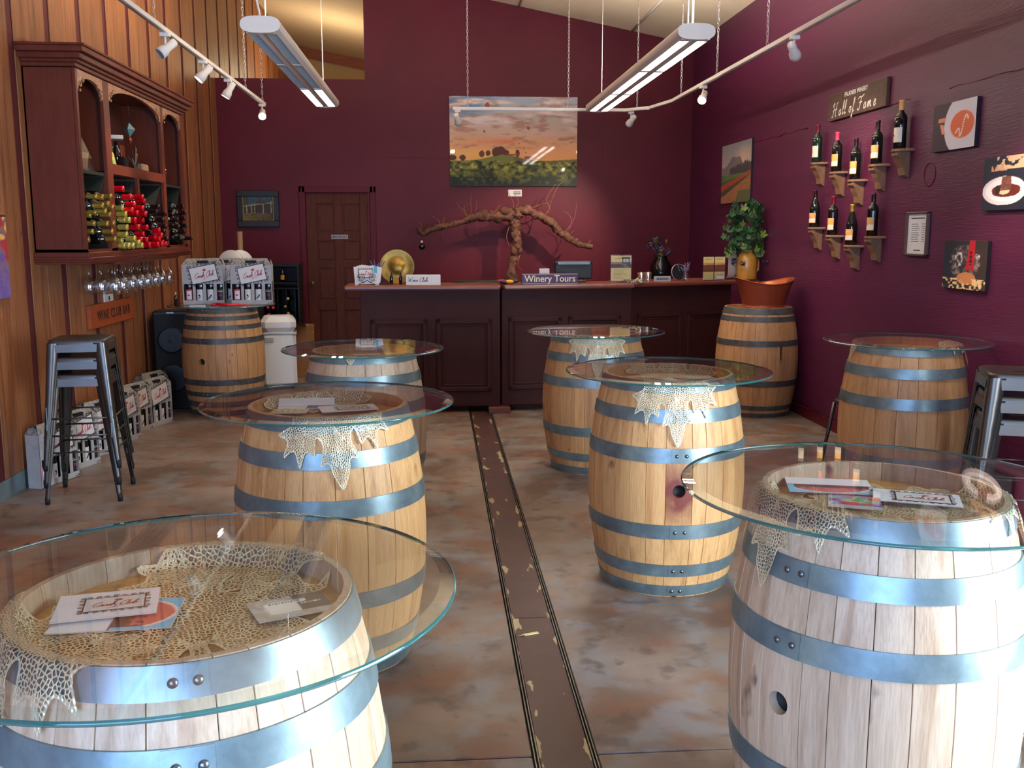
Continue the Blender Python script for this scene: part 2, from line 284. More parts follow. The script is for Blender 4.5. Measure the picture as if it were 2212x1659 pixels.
# ---------------------------------------------------------------- mesh helpers
class MB:
    def __init__(s): s.v = []; s.f = []; s.m = []; s.sm = []
    def add(s, vs, fs, mi=0, smooth=False, T=None):
        o = len(s.v)
        s.v += [tuple(T @ Vector(v)) for v in vs] if T is not None else [tuple(v) for v in vs]
        s.f += [tuple(i+o for i in f) for f in fs]; s.m += [mi]*len(fs); s.sm += [smooth]*len(fs); return s
    def box(s, a, b, mi=0, T=None, bev=0.):
        (x0, y0, z0), (x1, y1, z1) = a, b
        x0, x1 = min(x0, x1), max(x0, x1); y0, y1 = min(y0, y1), max(y0, y1); z0, z1 = min(z0, z1), max(z0, z1)
        e = min(bev, (x1-x0)/3, (y1-y0)/3, (z1-z0)/3)
        if e <= 0:
            return s.add([(x0, y0, z0), (x1, y0, z0), (x1, y1, z0), (x0, y1, z0), (x0, y0, z1), (x1, y0, z1), (x1, y1, z1), (x0, y1, z1)],
                         [(0, 3, 2, 1), (4, 5, 6, 7), (0, 1, 5, 4), (1, 2, 6, 5), (2, 3, 7, 6), (3, 0, 4, 7)], mi, False, T)
        def ring(z, i):
            return [(x0+i+e, y0+i, z), (x1-i-e, y0+i, z), (x1-i, y0+i+e, z), (x1-i, y1-i-e, z), (x1-i-e, y1-i, z), (x0+i+e, y1-i, z), (x0+i, y1-i-e, z), (x0+i, y0+i+e, z)]
        vs = ring(z0, e*.7)+ring(z0+e, 0)+ring(z1-e, 0)+ring(z1, e*.7); fs = [tuple(range(7, -1, -1)), tuple(range(24, 32))]
        for k in range(3):
            for j in range(8): fs.append((k*8+j, k*8+(j+1) % 8, (k+1)*8+(j+1) % 8, (k+1)*8+j))
        return s.add(vs, fs, mi, False, T)
    def lathe(s, prof, seg=24, mi=0, T=None, smooth=True, a0=0., a1=2*PI, cap0=False, cap1=False):
        full = abs(a1-a0-2*PI) < 1e-6; n = seg if full else seg+1; vs = []; fs = []
        for r, z in prof:
            for j in range(n):
                t = a0+(a1-a0)*j/seg; vs.append((r*math.cos(t), r*math.sin(t), z))
        for k in range(len(prof)-1):
            for j in range(seg):
                j2 = (j+1) % n; fs.append((k*n+j, k*n+j2, (k+1)*n+j2, (k+1)*n+j))
        if cap0: fs.append(tuple(range(n-1, -1, -1)))
        if cap1: fs.append(tuple(range((len(prof)-1)*n, len(prof)*n)))
        return s.add(vs, fs, mi, smooth, T)
    def tube(s, pts, rad, seg=8, mi=0, T=None, cap=True, smooth=True, jit=0., closed=False):
        pts = [Vector(p) for p in pts]; n = len(pts); rad = rad if isinstance(rad, (list, tuple)) else [rad]*n; vs = []; fs = []
        up = None
        for i, p in enumerate(pts):
            d = (pts[(i+1) % n] if closed else pts[min(i+1, n-1)])-(pts[i-1] if (i or closed) else pts[0]); d.normalize()
            if up is None: up = Vector((0, 0, 1)) if abs(d.z) < .9 else Vector((1, 0, 0))
            a = d.cross(up); a.normalize(); b = a.cross(d); up = b.copy()
            for j in range(seg):
                t = 2*PI*j/seg; rr = rad[i]*(1+(rnd.uniform(-jit, jit) if jit else 0)); vs.append(p+a*math.cos(t)*rr+b*math.sin(t)*rr)
        for i in range(n if closed else n-1):
            k = (i+1) % n
            for j in range(seg): fs.append((i*seg+j, i*seg+(j+1) % seg, k*seg+(j+1) % seg, k*seg+j))
        if cap and not closed: fs.append(tuple(range(seg-1, -1, -1))); fs.append(tuple(range((n-1)*seg, n*seg)))
        return s.add(vs, fs, mi, smooth, T)
    def prism(s, poly, z0, z1, mi=0, T=None, smooth=False):
        n = len(poly); vs = [(x, y, z0) for x, y in poly]+[(x, y, z1) for x, y in poly]
        fs = [tuple(range(n-1, -1, -1)), tuple(range(n, 2*n))]+[(j, (j+1) % n, n+(j+1) % n, n+j) for j in range(n)]
        return s.add(vs, fs, mi, smooth, T)
    def sphere(s, c, r, seg=12, mi=0, sc=(1, 1, 1), T=None):
        pr = [(max(1e-4, math.sin(PI*k/(seg//2))), -math.cos(PI*k/(seg//2))) for k in range(seg//2+1)]
        m = Matrix.Translation(c) @ Matrix.Diagonal((r*sc[0], r*sc[1], r*sc[2], 1))
        return s.lathe(pr, seg, mi, (T @ m) if T is not None else m)
    def quad(s, a, b, c, d, mi=0): return s.add([a, b, c, d], [(0, 1, 2, 3)], mi)
    def ribbon(s, pts, w, z=0., mi=0, T=None):
        n = len(pts); vs = []
        for i in range(n):
            a = pts[max(i-1, 0)]; b = pts[min(i+1, n-1)]; dx, dy = b[0]-a[0], b[1]-a[1]; l = math.hypot(dx, dy) or 1
            ww = (w[i] if isinstance(w, list) else w)/2; nx, ny = -dy/l*ww, dx/l*ww
            vs += [(pts[i][0]-nx, pts[i][1]-ny, z), (pts[i][0]+nx, pts[i][1]+ny, z)]
        return s.add(vs, [(2*i, 2*i+2, 2*i+3, 2*i+1) for i in range(n-1)], mi, False, T)
    def me(s, name, mats):
        m = bpy.data.meshes.new(name); m.from_pydata(s.v, [], s.f); m.validate(clean_customdata=False)
        for x in (mats if isinstance(mats, (list, tuple)) else [mats]): m.materials.append(M[x] if isinstance(x, str) else x)
        if len(m.polygons) == len(s.f):
            m.polygons.foreach_set('material_index', s.m); m.polygons.foreach_set('use_smooth', s.sm)
        m.update(); return m
    def build(s, name, mats, parent=None, loc=None, rot=None): return put(name, s.me(name, mats), parent, loc, rot)
def put(name, me, parent=None, loc=None, rot=None):
    o = bpy.data.objects.new(name, me); COL.objects.link(o)
    if parent: o.parent = parent
    if loc: o.location = loc
    if rot: o.rotation_euler = rot
    return o
def tag(o, label=None, cat=None, group=None, kind=None):
    if label: o['label'] = label
    if cat: o['category'] = cat
    if group: o['group'] = group
    if kind: o['kind'] = kind
    return o
def thing(name, label, cat, loc=(0, 0, 0), rz=0., group=None, rot=None):
    o = bpy.data.objects.new(name, None); COL.objects.link(o); o.location = loc; o.rotation_euler = rot or (0, 0, rz); o.empty_display_size = .1
    return tag(o, label, cat, group)
def dup(root, loc=None, rz=None, label=None, group=None, rot=None):
    r = root.copy(); COL.objects.link(r)
    if loc is not None: r.location = loc
    if rz is not None: r.rotation_euler = (0, 0, rz)
    if rot is not None: r.rotation_euler = rot
    if label: r['label'] = label
    if group: r['group'] = group
    for ch in list(root.children):
        c = ch.copy(); COL.objects.link(c); c.parent = r
        for g in list(ch.children):
            d = g.copy(); COL.objects.link(d); d.parent = c
    return r
def struct(o): o['kind'] = 'structure'; return o
TX = lambda x, y, z: Matrix.Translation((x, y, z))
RX = lambda a: Matrix.Rotation(a, 4, 'X'); RY = lambda a: Matrix.Rotation(a, 4, 'Y'); RZ = lambda a: Matrix.Rotation(a, 4, 'Z')
def text(name, s, size, mt, parent, loc, rot, ext=.0015, shear=0., sx=1., align='CENTER', bold=0., spacing=1.):
    c = bpy.data.curves.new(name, 'FONT'); c.body = s; c.size = size; c.align_x = align; c.align_y = 'CENTER'; c.extrude = ext; c.shear = shear; c.offset = bold; c.space_character = spacing; c.resolution_u = 3
    t = bpy.data.objects.new(name, c); COL.objects.link(t); dg = bpy.context.evaluated_depsgraph_get(); dg.update()
    me = bpy.data.meshes.new_from_object(t.evaluated_get(dg)); bpy.data.objects.remove(t); me.materials.clear(); me.materials.append(M[mt])
    o = put(name, me, parent, loc, rot); o.scale = (sx, 1, 1); return o
def painting(name, w, h, nx, ny, fn, mt, parent, loc, rot):
    "flat print in the XY plane: colours computed per vertex"
    u, v = np.meshgrid(np.linspace(0, 1, nx), np.linspace(0, 1, ny)); col = np.ones((ny*nx, 4)); c = fn(u.ravel(), v.ravel())
    c = np.clip(c*1.12/255., 0, 1); col[:, :3] = np.where(c <= .04045, c/12.92, ((c+.055)/1.055)**2.4)
    co = np.stack([(u.ravel()-.5)*w, (v.ravel()-.5)*h, np.zeros(nx*ny)], 1)
    i = (np.arange(ny-1)[:, None]*nx+np.arange(nx-1)[None, :]).ravel(); f = np.stack([i, i+1, i+nx+1, i+nx], 1)
    me = bpy.data.meshes.new(name); me.from_pydata(co.tolist(), [], f.tolist()); a = me.color_attributes.new('Col', 'FLOAT_COLOR', 'POINT'); a.data.foreach_set('color', col.ravel().astype(np.float32))
    me.materials.append(M[mt]); return put(name, me, parent, loc, rot)
_rs = np.random.RandomState(3)
_tab = _rs.rand(64, 64)
def vn(x, y):
    xi = np.floor(x).astype(int); yi = np.floor(y).astype(int); fx = x-xi; fy = y-yi; fx = fx*fx*(3-2*fx); fy = fy*fy*(3-2*fy)
    t = lambda a, b: _tab[a % 64, b % 64]
    return (t(xi, yi)*(1-fx)+t(xi+1, yi)*fx)*(1-fy)+(t(xi, yi+1)*(1-fx)+t(xi+1, yi+1)*fx)*fy
def fbm(x, y, o=5):
    s = 0; a = .5; 
    for k in range(o): s = s+a*vn(x*2**k+17*k, y*2**k+5*k); a *= .5
    return s
def lerp(a, b, t): t = np.clip(t, 0, 1)[..., None] if np.ndim(t) else t; return np.array(a)*(1-t)+np.array(b)*t
def over(c, mask, col): m = np.clip(mask, 0, 1)[:, None]; return c*(1-m)+np.array(col)*m

# ---------------------------------------------------------------- handwriting strokes
GL = {  # letter: (width, strokes); x-height .42, cap 1
 'H': (.85, [[(.0, .72), (.12, .92), (.3, 1.), (.28, .7), (.2, .3), (.08, .0), (-.1, .02)], [(.95, 1.02), (.78, .95), (.68, .6), (.6, .2), (.62, .0), (.75, .06)], [(.05, .38), (.3, .52), (.6, .5), (.85, .56)]]),
 'F': (.72, [[(.0, .78), (.2, .92), (.55, .88), (.95, 1.02)], [(.55, .9), (.48, .6), (.38, .2), (.22, .0), (.02, .06), (.0, .18)], [(.22, .48), (.45, .54), (.72, .52)]]),
 'C': (.72, [[(.72, .82), (.62, 1.), (.4, .9), (.16, .55), (.1, .22), (.26, .0), (.52, .06), (.74, .24)]]),
 'W': (1.05, [[(.0, .85), (.12, .98), (.16, .6), (.22, .04), (.5, .7), (.56, .04), (.82, .6), (.95, .98), (1.1, .9)]]),
 'T': (.6, [[(.0, .86), (.3, .92), (.8, .98)], [(.45, .94), (.36, .4), (.2, .0), (.0, .08)]]),
 'a': (.46, [[(.4, .36), (.26, .42), (.08, .26), (.1, .04), (.26, .04), (.4, .36), (.38, .08), (.5, .06)]]),
 'l': (.28, [[(.0, .1), (.22, .6), (.26, 1.), (.16, .95), (.08, .4), (.12, .02), (.3, .1)]]),
 'o': (.44, [[(.28, .42), (.1, .34), (.08, .08), (.26, .02), (.38, .2), (.28, .42), (.46, .36)]]),
 'f': (.34, [[(.0, .1), (.24, .6), (.32, .98), (.2, .9), (.12, .3), (.04, -.36), (-.06, -.3), (.12, -.02), (.34, .1)]]),
 'm': (.72, [[(.0, .1), (.12, .42), (.1, .0), (.2, .36), (.3, .42), (.32, .0), (.42, .36), (.54, .42), (.54, .06), (.7, .08)]]),
 'n': (.52, [[(.0, .1), (.12, .42), (.1, .0), (.2, .36), (.34, .42), (.36, .06), (.5, .08)]]),
 'e': (.4, [[(.06, .18), (.34, .3), (.26, .43), (.1, .32), (.08, .08), (.22, .0), (.42, .14)]]),
 'r': (.36, [[(.0, .06), (.12, .44), (.16, .34), (.3, .36), (.26, .08), (.38, .08)]]),
 'u': (.5, [[(.0, .12), (.1, .42), (.08, .08), (.2, .02), (.38, .42), (.36, .06), (.5, .1)]]),
 's': (.38, [[(.0, .04), (.22, .44), (.24, .26), (.28, .06), (.08, .0), (.38, .1)]]),
 'h': (.52, [[(.0, .1), (.24, .7), (.28, 1.), (.16, .9), (.08, .0), (.16, .3), (.32, .42), (.34, .06), (.5, .1)]]),
 'b': (.46, [[(.0, .1), (.24, .7), (.28, 1.), (.14, .85), (.08, .1), (.26, .0), (.38, .2), (.28, .36), (.14, .26)]]),
 'i': (.24, [[(.0, .1), (.12, .42), (.1, .06), (.24, .1)], [(.16, .6), (.18, .64)]]),
 ' ': (.32, [])}
def crom(p, n=5):
    if len(p) < 3: return p
    q = [p[0]]+list(p)+[p[-1]]; out = []
    for i in range(1, len(q)-2):
        for k in range(n):
            t = k/n; out.append(tuple(.5*((2*q[i][d])+(-q[i-1][d]+q[i+1][d])*t+(2*q[i-1][d]-5*q[i][d]+4*q[i+1][d]-q[i+2][d])*t*t+(-q[i-1][d]+3*q[i][d]-3*q[i+1][d]+q[i+2][d])*t**3) for d in range(len(p[0]))))
    return out+[tuple(p[-1])]
def script(mb, s, x, y, size, w, z=.001, mi=0, slant=.18, T=None, sp=1.):
    tot = sum(GL[c][0] for c in s)*size*sp; cx = x-tot/2
    for c in s:
        for st in GL[c][1]:
            mb.ribbon([(cx+(a+b*slant)*size, y+b*size) for a, b in crom(st)], w, z, mi, T)
        cx += GL[c][0]*size*sp
    return mb

# ================================================================ THE ROOM
LW, RW, BW, FARW = -2.556, 3.13, 12.01, 18.45
ceil = lambda x: 4.266+.191*(.675-x)
JY = [-3.0, -.9, 2.72, 7.3, 12.0, 18.5]     # saw joints across the slab
fl = struct(thing('floor', None, None)); del fl['kind']; struct(fl)
for k in range(len(JY)-1):
    for a, b in ((-2.7, .272), (.470, 3.3)):
        MB().box((a, JY[k]+.004, -.12), (b, JY[k+1]-.004, 0), bev=.004).build('concrete_slab', 'floor', fl)
MB().box((-2.7, -3, -.2), (3.3, 18.5, -.121)).build('slab_bed', 'rubber', fl)
# covered floor channel
ch = thing('floor_channel', 'brown painted cover boards over the channel running down the concrete floor', 'floor channel', (0, 0, 0))
for a, b in ((-2.9, -1.6), (-1.59, .6), (.61, 3.78), (3.79, 6.65), (6.66, 9.2), (9.21, 11.9)):
    MB().box((.291, a, -.02), (.450, b, .001), bev=.003).build('cover_board', 'strip', ch)
for x in (.276, .286, .452, .462):
    MB().box((x, -2.9, -.03), (x+.004, 11.9, .003)).build('channel_rail', 'rail', ch)
MB().box((.272, -2.9, -.1), (.470, 11.9, -.021)).build('channel_bed', 'rubber', ch)

wl = struct(thing('wall_left', None, None))
MB().box((LW-.14, -3, 0), (LW-.009, FARW, 6)).build('wall_backing', 'groove', wl)
pk = MB().box((LW-.009, 0, .125), (LW, .248, 5.6), bev=.003).me('plank', PINE)
y = 6.36-.593*13; k = 0
while y < FARW-.6:
    for dy in (.047, .047+.2505):
        put('plank', pk, wl, (0, y+dy, rnd.uniform(-.012, .012)))
    y += .593; k += 1
MB().box((LW-.009, -2.9, 0), (LW-.002, BW, .115)).build('base_flashing', 'flashing', wl)
wb = struct(thing('wall_back', None, None))
MB().box((LW-.1, BW, 0), (-1.558, BW+.12, 3.345)).box((-1.558, BW, 2.031), (-.819, BW+.12, 3.345)).build('low_partition', 'plum', wb)
m = MB(); m.add([(-.819, BW, 0), (RW+.1, BW, 0), (RW+.1, BW, ceil(RW+.1)+.05), (-.819, BW, ceil(-.819)+.05), (-.819, BW+.12, 0), (RW+.1, BW+.12, 0), (RW+.1, BW+.12, ceil(RW+.1)+.05), (-.819, BW+.12, ceil(-.819)+.05)],
      [(0, 1, 2, 3), (7, 6, 5, 4), (0, 3, 7, 4), (1, 5, 6, 2)]); m.build('tall_partition', 'plum', wb)
m = MB().box((-.819, BW+.121, 0), (-.7, FARW, 5)); m.build('passage_wall', 'beige_wall', wb)
MB().box((-.745, BW-.004, 2.44), (RW, BW, 2.446)).box((2.02, BW-.004, 0), (2.026, BW, 3.9)).box((.9, BW-.003, 3.28), (2.02, BW, 3.285)).build('board_seam', 'plum_trim', wb)
wr = struct(thing('wall_right', None, None))
# right wall: a glazed door opening close to the camera (out of view) lets the daylight in
m = MB()
m.box((RW, 2.1, 0), (RW+.14, BW+.1, 3.86)).box((RW, -3, 0), (RW+.14, .1, 3.86)).box((RW, .1, 2.2), (RW+.14, 2.1, 3.86))
m.build('wall_panel', 'plum_rough', wr)
pts = [(RW-.002, 4.2+.1*k, 2.432+.006*math.sin(k*1.7)+.004*math.sin(k*4.1)) for k in range(56)]
for a, b in ((0, 18), (22, 29), (40, 55)):
    MB().tube(pts[a:b], [rnd.uniform(.0015, .006) for _ in pts[a:b]], 5).build('plaster_crack', 'plum_trim', wr)
MB().lathe([(.066, 0), (.072, .004), (.078, 0)], 32, T=TX(RW-.002, 6.08, 1.93) @ RY(-PI/2)).build('patch_ring', 'plum_trim', wr)
bbd = MB(); bbd.box((RW-.014, 2.2, 0), (RW, BW, .095), bev=.004).box((RW-.02, 2.2, .082), (RW, BW, .095), bev=.003); struct(bbd.build('baseboard_right', 'plum_trim'))
cg = struct(thing('ceiling', None, None))
m = MB(); z0, z1 = ceil(LW-.2), ceil(RW+.2)
m.add([(LW-.2, -3, z0), (RW+.2, -3, z1), (RW+.2, FARW+.2, z1), (LW-.2, FARW+.2, z0), (LW-.2, -3, z0+.1), (RW+.2, -3, z1+.1), (RW+.2, FARW+.2, z1+.1), (LW-.2, FARW+.2, z0+.1)],
      [(0, 1, 2, 3), (7, 6, 5, 4), (0, 4, 5, 1), (1, 5, 6, 2), (2, 6, 7, 3), (3, 7, 4, 0)]); m.build('ceiling_board', 'ceiling', cg)
sl = math.atan(.191)
for xx in (1.0, 2.35): MB().tube([(xx, 5.5, ceil(xx)-.015), (xx, BW, ceil(xx)-.015)], .011, 6).build('conduit', 'fixture', cg)
MB().tube([(2.35, 9.4, ceil(2.35)-.02), (2.35, BW-.05, ceil(2.35)-.02)], .016, 6).build('conduit', 'fixture', cg)
wf = struct(thing('wall_far', None, None))
MB().box((LW-.2, FARW, 0), (-.7, FARW+.1, 5.4)).build('wall_panel', 'beige_wall', wf)
m = MB(); m.add([(LW, FARW-.05, ceil(LW)), (-.819, FARW-.05, ceil(-.819)), (-.819, FARW-.05, ceil(-.819)-.19), (LW, FARW-.05, ceil(LW)-.19)], [(0, 3, 2, 1)]); m.build('trim_board', 'redwood', wf)
# rear wall behind the camera with the shopfront opening
wq = struct(thing('wall_rear', None, None))
MB().box((LW-.1, -3.1, 0), (-2.1, -3, 5)).box((2.5, -3.1, 0), (RW+.1, -3, 5)).box((-2.1, -3.1, 2.7), (2.5, -3, 5)).build('wall_panel', 'plum', wq)

# door in the back wall
dr = struct(thing('door_1', None, None, (-1.558, BW, 0)))
W_, H_ = .764, 2.03
d = MB().box((0, .035, 0), (W_, .07, H_)); 
xs = [0, .122, .332, .432, .642, W_]; zs = [0, .20, .62, .72, 1.14, 1.18, 1.56, 1.90, H_]
for a, b in ((0, .122), (.332, .432), (.642, W_)): d.box((a, .02, 0), (b, .035, H_), bev=.003)
for a, b in ((0, .2), (.62, .74), (1.13, 1.215), (1.455, 1.56), (1.9, H_)):
    for c, e in ((.122, .332), (.432, .642)): d.box((c, .02, a), (e, .035, b), bev=.003)
d.build('door_leaf', 'door', dr)
pn = 0
for a, b in ((.2, .62), (.74, 1.13), (1.215, 1.455), (1.56, 1.9)):
    for c, e in ((.122, .332), (.432, .642)):
        MB().box((c+.02, .024, a+.02), (e-.02, .036, b-.02), bev=.008).build('door_panel', 'door', dr)
MB().box((-.075, -.018, 0), (0, .02, H_+.075), bev=.006).box((W_, -.018, 0), (W_+.075, .02, H_+.075), bev=.006).box((-.075, -.018, H_), (W_+.075, .02, H_+.075), bev=.006).box((-.05, -.026, 0), (-.035, 0, H_+.06)).box((W_+.035, -.026, 0), (W_+.05, 0, H_+.06)).build('door_casing', 'plum_trim', dr)
MB().sphere((.06, -.02, .95), .028).tube([(.06, .02, .95), (.06, -.02, .95)], .01).build('door_knob', 'brass', dr)
sg = thing('door_sign', 'small grey EMPLOYEES ONLY sign on the dark six-panel door', 'sign', (-1.164, BW+.012, 1.505))
MB().box((-.10, -.006, -.026), (.10, 0, .026), bev=.002).build('sign_plate', mat('grey_plate', (150, 140, 140), .4), sg)
text('lettering', 'EMPLOYEES ONLY', .030, 'ink', sg, (0, -.0065, 0), (PI/2, 0, 0), .0006, sx=.72, bold=.0008)

# ================================================================ BARRELS
def mk_profile(h, rh=.283, rb=.350): return lambda z: rb-(rb-rh)*abs(2*z/h-1)**2
NS = 24
_w = [1.25]+[rnd.uniform(.72, 1.3) for _ in range(NS-1)]
_a = np.cumsum([0]+_w)/sum(_w)*2*PI; _a = _a-_a[1]/2
def stave_me(h, k, name='stave'):
    pr = mk_profile(h); a0, a1 = _a[k], _a[k+1]; NZ = 14; g = .0007; zs2 = [h*i/NZ for i in range(NZ+1)]; zs2 = [0, .035]+zs2[1:-1]+[h-.035, h]; NZ += 2; m = MB()
    def grid(cols, smooth):
        n = len(cols); vs = []
        for z in zs2:
            for t, dr in cols: rr = pr(z)+(inn(z) if dr == -.026 else dr); vs.append((rr*math.cos(t), rr*math.sin(t), z))
        m.add(vs, [(i*n+j, i*n+j+1, (i+1)*n+j+1, (i+1)*n+j) for i in range(NZ) for j in range(n-1)], 0, smooth)
    e = g/.33; e2 = e*2.2
    def inn(z): return -.026+.013*max(0, 1-min(z, h-z)/.035)
    grid([(a0+e, -.0016), (a0+e2, 0)], False); grid([(a0+e2+(a1-a0-2*e2)*q/4, 0) for q in range(5)], True); grid([(a1-e2, 0), (a1-e, -.0016)], False)
    grid([(a1-e, -.0016), (a1-e, -.026)], False); grid([(a1-e, -.026), ((a0+a1)/2, -.026), (a0+e, -.026)], True); grid([(a0+e, -.026), (a0+e, -.0016)], False)
    for z, rev in ((0, True), (h, False)):
        rr = pr(z); q = [(rr*math.cos(a0+e+(a1-a0-2*e)*j/4), rr*math.sin(a0+e+(a1-a0-2*e)*j/4), z) for j in range(5)]+[((rr-.013)*math.cos(a1-e-(a1-a0-2*e)*j/2), (rr-.013)*math.sin(a1-e-(a1-a0-2*e)*j/2), z) for j in range(3)]
        m.add(q, [tuple(range(7, -1, -1)) if rev else tuple(range(8))])
    return m
def bung_me(h, mt, name):
    me = stave_me(h, 0).me(name, mt); bm = bmesh.new(); bm.from_mesh(me); bmesh.ops.remove_doubles(bm, verts=bm.verts, dist=1e-5); bm.to_mesh(me); bm.free(); o = put('tmp', me)
    c = MB().lathe([(.0275, .28), (.0275, .40)], 28, cap0=True, cap1=True, T=TX(0, 0, h*.515) @ RY(PI/2)).me('cut', mt); co = put('cut', c)
    md = o.modifiers.new('b', 'BOOLEAN'); md.operation = 'DIFFERENCE'; md.object = co; md.solver = 'EXACT'
    dg = bpy.context.evaluated_depsgraph_get(); dg.update(); r = bpy.data.meshes.new_from_object(o.evaluated_get(dg)); r.name = name; r.set_sharp_from_angle(angle=R(25))
    bpy.data.objects.remove(o); bpy.data.objects.remove(co); return r
_cache = {}
def hoop_me(h, z0, z1, off=.0035):
    pr = mk_profile(h); m = MB()
    ex = off+.0005
    P = [(pr(z0)-.002, z0), (pr(z0)+ex, z0), (pr((z0+z1)/2)+ex, (z0+z1)/2), (pr(z1)+ex, z1), (pr(z1)-.002, z1)]
    m.lathe(P[:2], 72); m.lathe(P[1:4], 72); m.lathe(P[3:], 72)
    q = [(pr(z0)+ex+.0012, z0+.001), (pr(z1)+ex+.0012, z1-.001)]
    m.lathe(q, 6, a0=-.10, a1=.14); return m
HOOPS = {'a': [(.898, .948), (.776, .832), (.609, .671), (.277, .340), (.100, .156), (.006, .056)],
         'i': [(.885, .938), (.828, .864), (.750, .788), (.632, .680), (.278, .328), (.180, .222), (.085, .135), (.006, .055)],
         'e': [(.880, .932), (.820, .862), (.617, .664), (.273, .324), (.066, .106), (.006, .040)]}
def barrel(label, loc, rz, tone='golden', h=.95, style='a', bung='plain', group='wine barrels', steel='steel', inner='aged'):
    b = thing('wine_barrel', label, 'barrel', loc, rz, group)
    mt = OAK[tone]
    for k in range(NS):
        key = (tone, h, k, bung if k == 0 else 0)
        if key not in _cache:
            if k == 0: _cache[key] = bung_me(h, OAK['stained'] if bung == 'stained' else mt, 'stave')
            else: _cache[key] = stave_me(h, k).me('stave', mt)
        o = put('stave', _cache[key], b)
    if 'bore' not in _cache: _cache['bore'] = MB().lathe([(.001, 0), (.0275, 0), (.0285, .03)], 24).me('bung_bore', 'rubber')
    put('bung_bore', _cache['bore'], b, (.318, 0, h*.515), (0, PI/2, 0))
    sc = h/.95
    for z0, z1 in HOOPS[style]:
        if style == 'a': z0, z1 = z0*sc, z1*sc
        key = (h, z0, steel)
        if key not in _cache: _cache[key] = hoop_me(h, z0, min(z1, h-.001)).me('hoop', steel)
        hp = put('hoop', _cache[key], b)
        zc = (z0+min(z1, h))/2; rr = mk_profile(h)(zc)+.0065
        if 'rivet' not in _cache: _cache['rivet'] = MB().lathe([(.0001, .0045), (.005, .0036), (.0078, .001), (.008, 0)], 12).me('rivet', 'rivet')
        for t in (-.035, .085):
            put('rivet', _cache['rivet'], hp, (rr*math.cos(t), rr*math.sin(t), zc), (0, PI/2, t)).rotation_euler = Euler((0, PI/2, t))
    zh = h-.045; rin = mk_profile(h)(zh)-.024
    edges = [-1, -.66, -.36, -.02, .3, .64, 1]
    for i in range(6):
        key = ('hb', h, i)
        if key not in _cache:
            x0, x1 = edges[i]*rin+.0008, edges[i+1]*rin-.0008; n = 8; poly = []
            for j in range(n+1):
                x = x0+(x1-x0)*j/n; poly.append((x, -math.sqrt(max(0, rin*rin-x*x))))
            for j in range(n, -1, -1):
                x = x0+(x1-x0)*j/n; poly.append((x, math.sqrt(max(0, rin*rin-x*x))+1e-4))
            _cache[key] = MB().prism(poly, zh-.022, zh).me('head_board', OAK['head'])
        put('head_board', _cache[key], b)
    if ('bot', h) not in _cache: _cache[('bot', h)] = MB().lathe([(.0001, .04), (.24, .04)], 32).me('bottom_head', OAK['aged'])
    put('bottom_head', _cache[('bot', h)], b)
    return b
def glass_top(label, x, y, z, r, group='round glass tabletops'):
    t = .0125; m = MB()
    m.lathe([(.0001, t), (r-.028, t)], 128, 0, smooth=False)
    m.lathe([(r-.028, t), (r-.003, t-.0045)], 128, 1)
    m.lathe([(r-.003, t-.0045), (r, t-.007), (r, .0015), (r-.0015, 0)], 128, 2)
    m.lathe([(r-.0015, 0), (.0001, 0)], 128, 0, smooth=False)
    o = m.build('glass_tabletop', ['glass', 'bevel', 'edge'], None, (x, y, z)); return tag(o, label, 'glass tabletop', group)
BAR = {}
def B(key, label, x, y, deg, **kw): BAR[key] = (x, y, kw.get('h', .95)); return barrel(label, (x, y, 0), R(deg), **kw)
B('A', 'pale oak wine barrel nearest the camera at the lower left, cropped by the frame', -.44, 1.65, -78, tone='pale')
B('C', 'honey oak wine barrel behind the nearest left one, gold leaf over its front rim', -.40, 3.55, 100, tone='golden')
B('B', 'whitish oak barrel before the counter, half hidden by the honey one', -.42, 5.53, -168, tone='pale', h=.91)
B('D', 'pale oak wine barrel at the lower right with a bung hole at left', 1.08, 2.235, -150, tone='pale')
B('F', 'oak barrel in the centre right with a bung hole ringed by red wine stain', 1.03, 4.25, -94, tone='golden', bung='stained')
B('G', 'orange oak barrel behind the wine-stained one, in front of the counter', 1.05, 6.38, 90, tone='orange', h=.91)
B('H', 'orange oak barrel against the purple right wall beside the metal stools', 2.665, 5.32, 60, tone='orange', h=.95)
B('I', 'oak barrel in the back left corner carrying the gift boxes, with eight dark hoops', -1.865, 8.62, -109, tone='orange', h=.938, style='i', steel='steel_old')
B('E', 'oak barrel in the right corner under the copper tub, without a glass top', 2.77, 8.22, 70, tone='orange', h=.932, style='e', steel='steel_old')
for k, lab, z, r in (('A', 'large round glass tabletop at the lower left, nearest the camera', .951, .468), ('C', 'round glass tabletop on the honey oak barrel at mid left', .951, .457),
        ('B', 'dark reflecting glass tabletop on the whitish barrel before the counter', .911, .457), ('D', 'large green-edged glass tabletop at the lower right, cropped by the frame', .951, .485),
        ('F', 'round glass tabletop on the wine-stained barrel, two leaf mats under it', .951, .457), ('G', 'round glass tabletop mirroring the Winery Tours sign', .911, .457),
        ('H', 'dark glass tabletop by the purple wall on the right', .951, .455), ('I', 'glass tabletop under the gift boxes in the back left corner', .939, .457)):
    x, y, h = BAR[k]; glass_top(lab, x, y, z, r)

